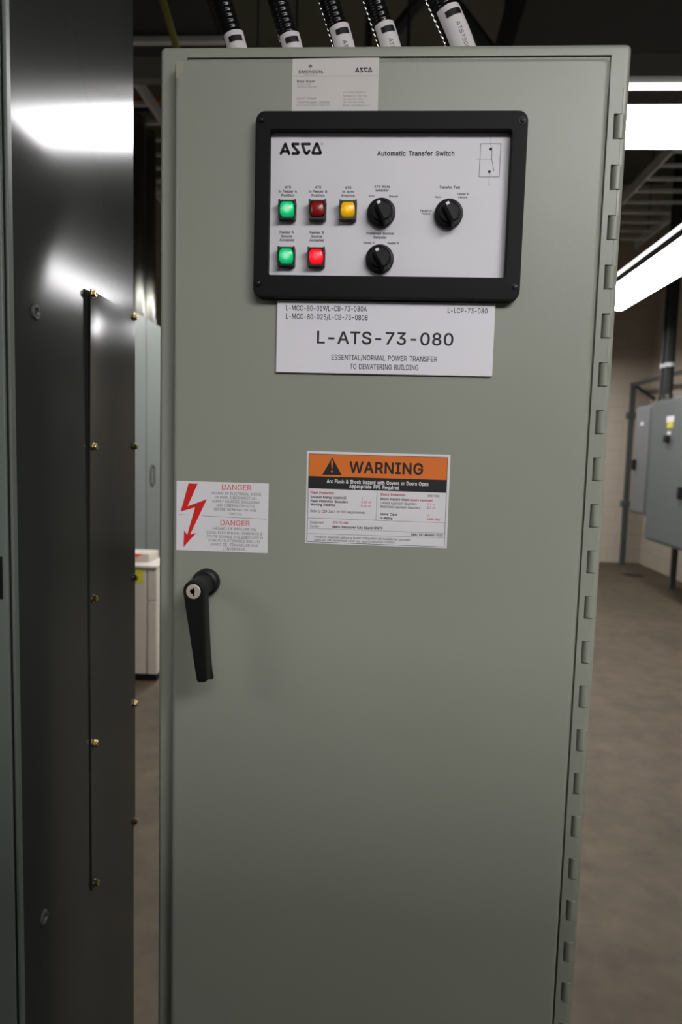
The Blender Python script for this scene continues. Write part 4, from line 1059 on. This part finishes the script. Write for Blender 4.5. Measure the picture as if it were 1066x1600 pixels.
# selector switches
def selector(x, z, label):
    x, z = x / 1000, z / 1000
    g = Geo()
    g.lathe_y(x, z, [(0.0138, -0.0031), (0.0147, -0.0036), (0.0147, -0.0082), (0.0141, -0.0092), (0.0118, -0.0099), (0.0112, -0.0092), (0.0104, -0.0092), (0.0098, -0.0112), (0.0088, -0.0118)], 40)
    k_ = g.build('selector_switch', M['black_plastic'], cab, smooth=30)
    k_['label'] = label
    a = R(31)
    u = Vector((-math.sin(a), math.cos(a)))          # along the lever, towards its marked end
    n = Vector((math.cos(a), math.sin(a)))
    c = Vector((x + 0.0016, z - 0.0022))
    # lever as a tapering prism: (half length towards the mark, half length away, half width, depth)
    def sec(h1, h2, hw, y):
        ch = 0.0012
        q = [(h1, hw - ch), (h1, -hw + ch), (h1 - ch, -hw), (-h2 + ch, -hw), (-h2, -hw + ch), (-h2, hw - ch), (-h2 + ch, hw), (h1 - ch, hw)]
        return [(c.x + u.x * p + n.x * w, y, c.y + u.y * p + n.y * w) for p, w in q]
    g = Geo()
    g.loft([sec(0.0112, 0.0112, 0.0050, -0.0095), sec(0.0110, 0.0110, 0.0044, -0.0150), sec(0.0104, 0.0104, 0.0034, -0.0222), sec(0.0096, 0.0090, 0.0026, -0.0232)], True, True)
    lv = g.build('lever', M['black_plastic'], k_, smooth=25)
    g = Geo()
    q = [(0.0098, 0.0017), (0.0098, -0.0017), (0.0070, -0.0017), (0.0070, 0.0017)]
    g.loft([[(c.x + u.x * p + n.x * w, y, c.y + u.y * p + n.y * w) for p, w in q] for y in (-0.0230, -0.02345)], True, True)
    g.build('pointer_mark', M['white_ink'], k_, smooth=0)
selector(*KNOBS[0], 'black selector switch under the words ATS Mode Selector')
selector(*KNOBS[1], 'black selector switch under the words Preferred Source Selector')
selector(*KNOB3[0], 'black selector switch under the words Transfer Test')

# ------------------------------------------------------------------ engraved name plate
g = Geo()
L_ = lambda ins, y: rr(0.1343 + ins, 0.3650 - ins, 1.5812 + ins, 1.6572 - ins, 0.0008, y, 2)
g.loft([L_(0, -0.0002), L_(0, -0.0026), L_(0.0005, -0.0031)], True, True)
npl = g.build('name_plate', M['engraved'], cab, smooth=30)
npl['label'] = 'white engraved plate lettered L-ATS-73-080 under the control panel'
fn = plane_fn(-0.00318)
for name_, rows_ in (('source_lettering', PLATE_TEXT[0:2]), ('panel_number', PLATE_TEXT[2:3]), ('title_lettering', PLATE_TEXT[3:4]), ('purpose_lettering', PLATE_TEXT[4:6])):
    g = Geo()
    for s, x, z, w, h, st in rows_:
        write(g, s, x, z, w, h, fn, bold=0.014 if st == 'big' else 0.01)
    g.build(name_, M['ink'], npl, smooth=0)

# ------------------------------------------------------------------ warning label
g = Geo()
g.loft([rr(0.1698, 0.3251, 1.3963, 1.4977, 0.0005, -0.0001, 1), rr(0.1698, 0.3251, 1.3963, 1.4977, 0.0005, -0.0004, 1)], True, True)
wl = g.build('warning_label', M['sticker'], cab, smooth=0)
wl['label'] = 'white warning label with an orange header and red and black print'
f1, f2 = plane_fn(-0.00050), plane_fn(-0.00062)
def quad(name, P, m, fn, parent):
    g = Geo()
    flat_poly(g, P, fn)
    return g.build(name, m, parent, smooth=0)
quad('header_band', WARNING_HEADER, M['orange'], f1, wl)
quad('caption_band', WARNING_BAND, M['ink'], f1, wl)
g = Geo()
for i in range(0, len(WARNING_LINES), 2):
    stroke(g, WARNING_LINES[i:i + 2], 0.45 if i < 8 else 0.25, f2, False)
g.build('rule_lines', M['ink'], wl, smooth=0)
tr_ = quad('alert_triangle', WARNING_TRIANGLE, M['ink'], f2, wl)
g = Geo()
cx = WARNING_TRIANGLE[0][0]
zt_ = WARNING_TRIANGLE[0][1]
f3 = plane_fn(-0.00072)
flat_poly(g, [(cx - 1.15, zt_ - 4.2), (cx - 0.6, zt_ - 3.3), (cx + 0.6, zt_ - 3.3), (cx + 1.15, zt_ - 4.2), (cx + 0.4, zt_ - 12.3), (cx - 0.4, zt_ - 12.3)], f3)
disc(g, (cx, zt_ - 15.2), 1.15, f3)
g.build('exclamation_mark', M['orange'], wl, smooth=0)
LG = {}
for s, x, z, w, h, st in WARNING_TEXT:
    where = 'title' if s == 'WARNING' else 'caption' if st[0] == 'w' else ('red_entry' if st[0] == 'r' else 'equipment_text' if z < 1413 else 'flash_text' if x < 246 else 'shock_text')
    key = (where, st[0], round(x / 3) if where == 'red_entry' else 0, round(z / 10) if where in ('red_entry', 'equipment_text') else 0)
    if key not in LG:
        LG[key] = Geo()
    write(LG[key], s, x, z, w, h, f2, bold=0.022 if 'B' in st else 0.0, italic='I' in st)
for (where, c_, _, _), g in LG.items():
    g.build(where, M[{'k': 'ink' if where == 'title' else 'thin_ink', 'r': 'red_ink', 'w': 'white_ink'}[c_]], wl, smooth=0)

# ------------------------------------------------------------------ danger label
g = Geo()
g.loft([rr(0.0254, 0.1283, 1.3835, 1.4608, 0.0005, -0.0001, 1), rr(0.0254, 0.1283, 1.3835, 1.4608, 0.0005, -0.0004, 1)], True, True)
dgl = g.build('danger_label', M['sticker'], cab, smooth=0)
dgl['label'] = 'white danger label with a red lightning arrow above the door handle'
g = Geo()
flat_poly(g, DANGER_BOLT, f1)
g.build('lightning_arrow', M['sign_red'], dgl, smooth=0)
g = Geo()
for i in range(0, 4, 2):
    stroke(g, DANGER_LINES[i:i + 2], 0.35, f1, False)
g.build('rule_line', M['ink'], dgl, smooth=0)
for i0 in (0, 7):
    g = Geo()
    for s, x, z, w, h, st in DANGER_TEXT[i0:i0 + 1]:
        write(g, s, x, z, w, h, f1)
    g.build('heading', M['sign_red'], dgl, smooth=0)
    g = Geo()
    for s, x, z, w, h, st in DANGER_TEXT[i0 + 1:i0 + 7]:
        write(g, s, x, z, w, h, f1)
    g.build('paragraph', M['thin_ink'], dgl, smooth=0)

# ------------------------------------------------------------------ door handle
HX, HZ = 0.0605, 1.3490
g = Geo()
g.lathe_y(HX, HZ, [(0.0150, -0.0002), (0.0150, -0.0085), (0.0143, -0.0105), (0.0118, -0.0120), (0.0112, -0.016), (0.0108, -0.042)], 40)
hb = g.build('handle', M['black_plastic'], cab, smooth=30)
hb['label'] = 'black swing handle with a chrome key lock'
HL = 0.0975                                   # from the lock's middle to the lever's low end
hd = Vector((0.0702 - HX, 1.2522 - HZ)).normalized()
hn = Vector((-hd.y, hd.x))                    # towards the hinge side
def lever_loop(ins, y, foot=0.0, side=0.0):
    r0, r1, e = 0.0113 - ins, 0.0056 - ins, HL - ins + foot
    q = 0.002
    P = [(-r0 * math.cos(math.pi * (i / 16 - 0.5)), r0 * math.sin(math.pi * (i / 16 - 0.5))) for i in range(17)]
    P += [(e * f, r0 + (r1 - r0) * f + side * f ** 6) for f in (0.25, 0.5, 0.75, 0.9)]
    P += [(e - q, r1 + side), (e, r1 - q + side), (e, -r1 + q), (e - q, -r1)]
    P += [(e * f, -r0 - (r1 - r0) * f) for f in (0.9, 0.75, 0.5, 0.25)]
    return [(HX + hd.x * s_ + hn.x * w_, y, HZ + hd.y * s_ + hn.y * w_) for s_, w_ in P]
g = Geo()
g.loft([lever_loop(0.0012, -0.0360, 0.0022, 0.0026), lever_loop(0, -0.0372, 0.0026, 0.0026), lever_loop(0, -0.0400, 0.0012, 0.0010), lever_loop(0, -0.0440), lever_loop(0, -0.0535), lever_loop(0.0006, -0.0546), lever_loop(0.0018, -0.0550)], True, True)
g.build('handle_lever', M['black_plastic'], hb, smooth=35)
g = Geo()
g.lathe_y(HX, HZ, [(0.0076, -0.0549), (0.0076, -0.0556), (0.0070, -0.0560)], 32)
lk = g.build('lock_cylinder', M['chrome'], hb, smooth=30)
lk['label'] = 'round chrome key lock'
g = Geo()
g.lathe_y(HX - 0.0008, HZ + 0.0004, [(0.0026, -0.0559), (0.0026, -0.05615)], 20)
g.box(HX - 0.0001, HX + 0.0012, -0.05615, -0.0559, HZ - 0.0046, HZ + 0.004)
g.build('keyway', M['black_metal'], hb, smooth=0)

# ------------------------------------------------------------------ business card tucked behind the panel's top edge
g = Geo()
g.loft([[(0.1456, y, 1.8466), (0.2355, y, 1.8466), (0.2353, y, 1.9030), (0.1456, y, 1.9023)] for y in (-0.0002, -0.0006)], True, True)
card = tag(g.build('business_card', M['card'], smooth=0), 'white business card standing on top of the black control panel', 'card')
fc = plane_fn(-0.00068)
gb, gg = Geo(), Geo()
for s_, x, z, w, h, st in CARD_TEXT:
    write(gb if st == 'B' else gg, s_, x, z, w, h, fc, bold=0.02 if st == 'B' else 0.0)
x0, z1 = CARD_LOGO_BOX[0]
x1, z0 = CARD_LOGO_BOX[1]
ax = [p[0] for st in ASCO_STROKES for p in st]
az = [p[1] for st in ASCO_STROKES for p in st]
ks = (x1 - x0 - 1.0) / (max(ax) - min(ax))
for st in ASCO_STROKES:
    stroke(gb, [(x0 + 0.5 + (p[0] - min(ax)) * ks, z0 + 0.5 + (p[1] - min(az)) * ks) for p in st], 2.75 * ks, fc)
c = [sum(p[i] for p in CARD_EMBLEM) / 4 for i in (0, 1)]
for i, (a_, b_) in enumerate(((0, 1), (2, 3))):
    p, q = CARD_EMBLEM[a_], CARD_EMBLEM[b_]
    flat_poly(gb, [p, q, (c[0] + (q[0] - c[0]) * 0.2, c[1] + (q[1] - c[1]) * 0.2), (c[0] + (p[0] - c[0]) * 0.2, c[1] + (p[1] - c[1]) * 0.2)], fc)
for a_, b_ in ((1, 2), (3, 0)):
    p, q = CARD_EMBLEM[a_], CARD_EMBLEM[b_]
    flat_poly(gg, [p, q, (c[0] + (q[0] - c[0]) * 0.25, c[1] + (q[1] - c[1]) * 0.25), (c[0] + (p[0] - c[0]) * 0.25, c[1] + (p[1] - c[1]) * 0.25)], fc)
stroke(gg, CARD_LINE, 0.3, fc, False)
gb.build('bold_lettering', M['thin_ink'], card, smooth=0)
gg.build('fine_lettering', M['grey_ink'], card, smooth=0)

# ------------------------------------------------------------------ flexible conduits entering the cabinet's top
CY = 0.13
CON = [  # x at z 2.041, x at z 1.997, radius, tag top z, tag text, label
    (0.039, 0.054, 0.0125, 1.9985, 'ATS730', 'black ribbed conduit entering the cabinet top farthest left, its tag mostly hidden'),
    (0.107, 0.122, 0.0125, 1.9965, 'ATS730', 'black ribbed conduit second from the left on the cabinet top'),
    (0.169, 0.185, 0.0125, 2.0055, 'ATS7308', 'middle one of the five black ribbed conduits on the cabinet top'),
    (0.223, 0.240, 0.0125, 2.0075, 'ATS7308', 'black ribbed conduit second from the right on the cabinet top'),
    (0.302, 0.324, 0.0155, 2.0235, 'ATS73080/', 'rightmost black ribbed conduit on the cabinet top, with the most readable white tag')]
for xa, xb, rad, tz, txt, lab in CON:
    t = thing('flexible_conduit', lab, 'conduit', (xb + 0.016, CY, TOP), 'black ribbed conduits on the cabinet top')
    ox, oz = xb + 0.016, TOP
    kx = (xa - xb) / 0.044
    def axis(z):
        """x of the conduit's middle at height z"""
        if z < 2.06:
            return xb + kx * (z - 1.997) * (1.0 if z > 1.997 else 0.85)
        d = min(z - 2.06, 0.8)
        return xb + kx * 0.063 + kx * (d - d * d / 1.6)
    zs = [TOP + 0.0004 + 0.00125 * i for i in range(260)]
    def ring(z, r, seg=20):
        d = Vector((axis(z + 0.001) - axis(z - 0.001), 0, 0.002)).normalized()
        e1 = Vector((d.z, 0, -d.x))
        e2 = Vector((0, -1, 0))
        p = Vector((axis(z) - ox, 0, z - oz))
        return [p + r * (math.cos(2 * math.pi * j / seg) * e1 + math.sin(2 * math.pi * j / seg) * e2) for j in range(seg)]
    Geo().loft([ring(z, rad * (0.96 + 0.045 * math.cos(2 * math.pi * i / 5))) for i, z in enumerate(zs)], True, True).build('ribbed_hose', M['conduit'], t, smooth=60)
    zt2 = zs[-1]
    Geo().loft([ring(zt2 + 0.001 + (CEIL - zt2 - 0.001) * i / 40, rad * 0.98) for i in range(41)], True, True).build('upper_hose', M['conduit'], t)
    def skin(s_, u_, lift):
        """point on the conduit: s_ metres below the tag's top, u_ metres round it from its front"""
        z = tz - s_
        d = Vector((axis(z + 0.001) - axis(z - 0.001), 0, 0.002)).normalized()
        e1 = Vector((d.z, 0, -d.x))
        e2 = Vector((0, -1, 0))
        r = rad + lift
        return Vector((axis(z) - ox, 0, z - oz)) + r * (math.sin(u_ / r) * e1 + math.cos(u_ / r) * e2)
    hw = rad * 1.18
    def patch(u0, u1, s0, s1, lift, nu=12, ns=6):
        g = Geo()
        rows = [[skin(s0 + (s1 - s0) * i / ns, u0 + (u1 - u0) * j / nu, lift) for j in range(nu + 1)] for i in range(ns + 1)]
        g.loft(rows, closed=False)
        return g
    sh = rad * 0.18
    tg = patch(-hw + sh, hw + sh, 0.0, min(0.07, tz - TOP - 0.002), 0.0016).build('cable_tag', M['tag'], t)
    patch(-rad * 0.62 + sh, rad * 0.75 + sh, 0.006, 0.0125, 0.0021, 10, 2).build('strap_end', M['black_plastic'], tg)
    g = Geo()
    n_ = len(txt) * 0.0042
    write(g, txt, 0.020 + n_ / 2, 0.0, n_, 0.0048, lambda x, z: skin(x, z + sh, 0.0021))
    g.build('lettering', M['thin_ink'], tg, smooth=0)
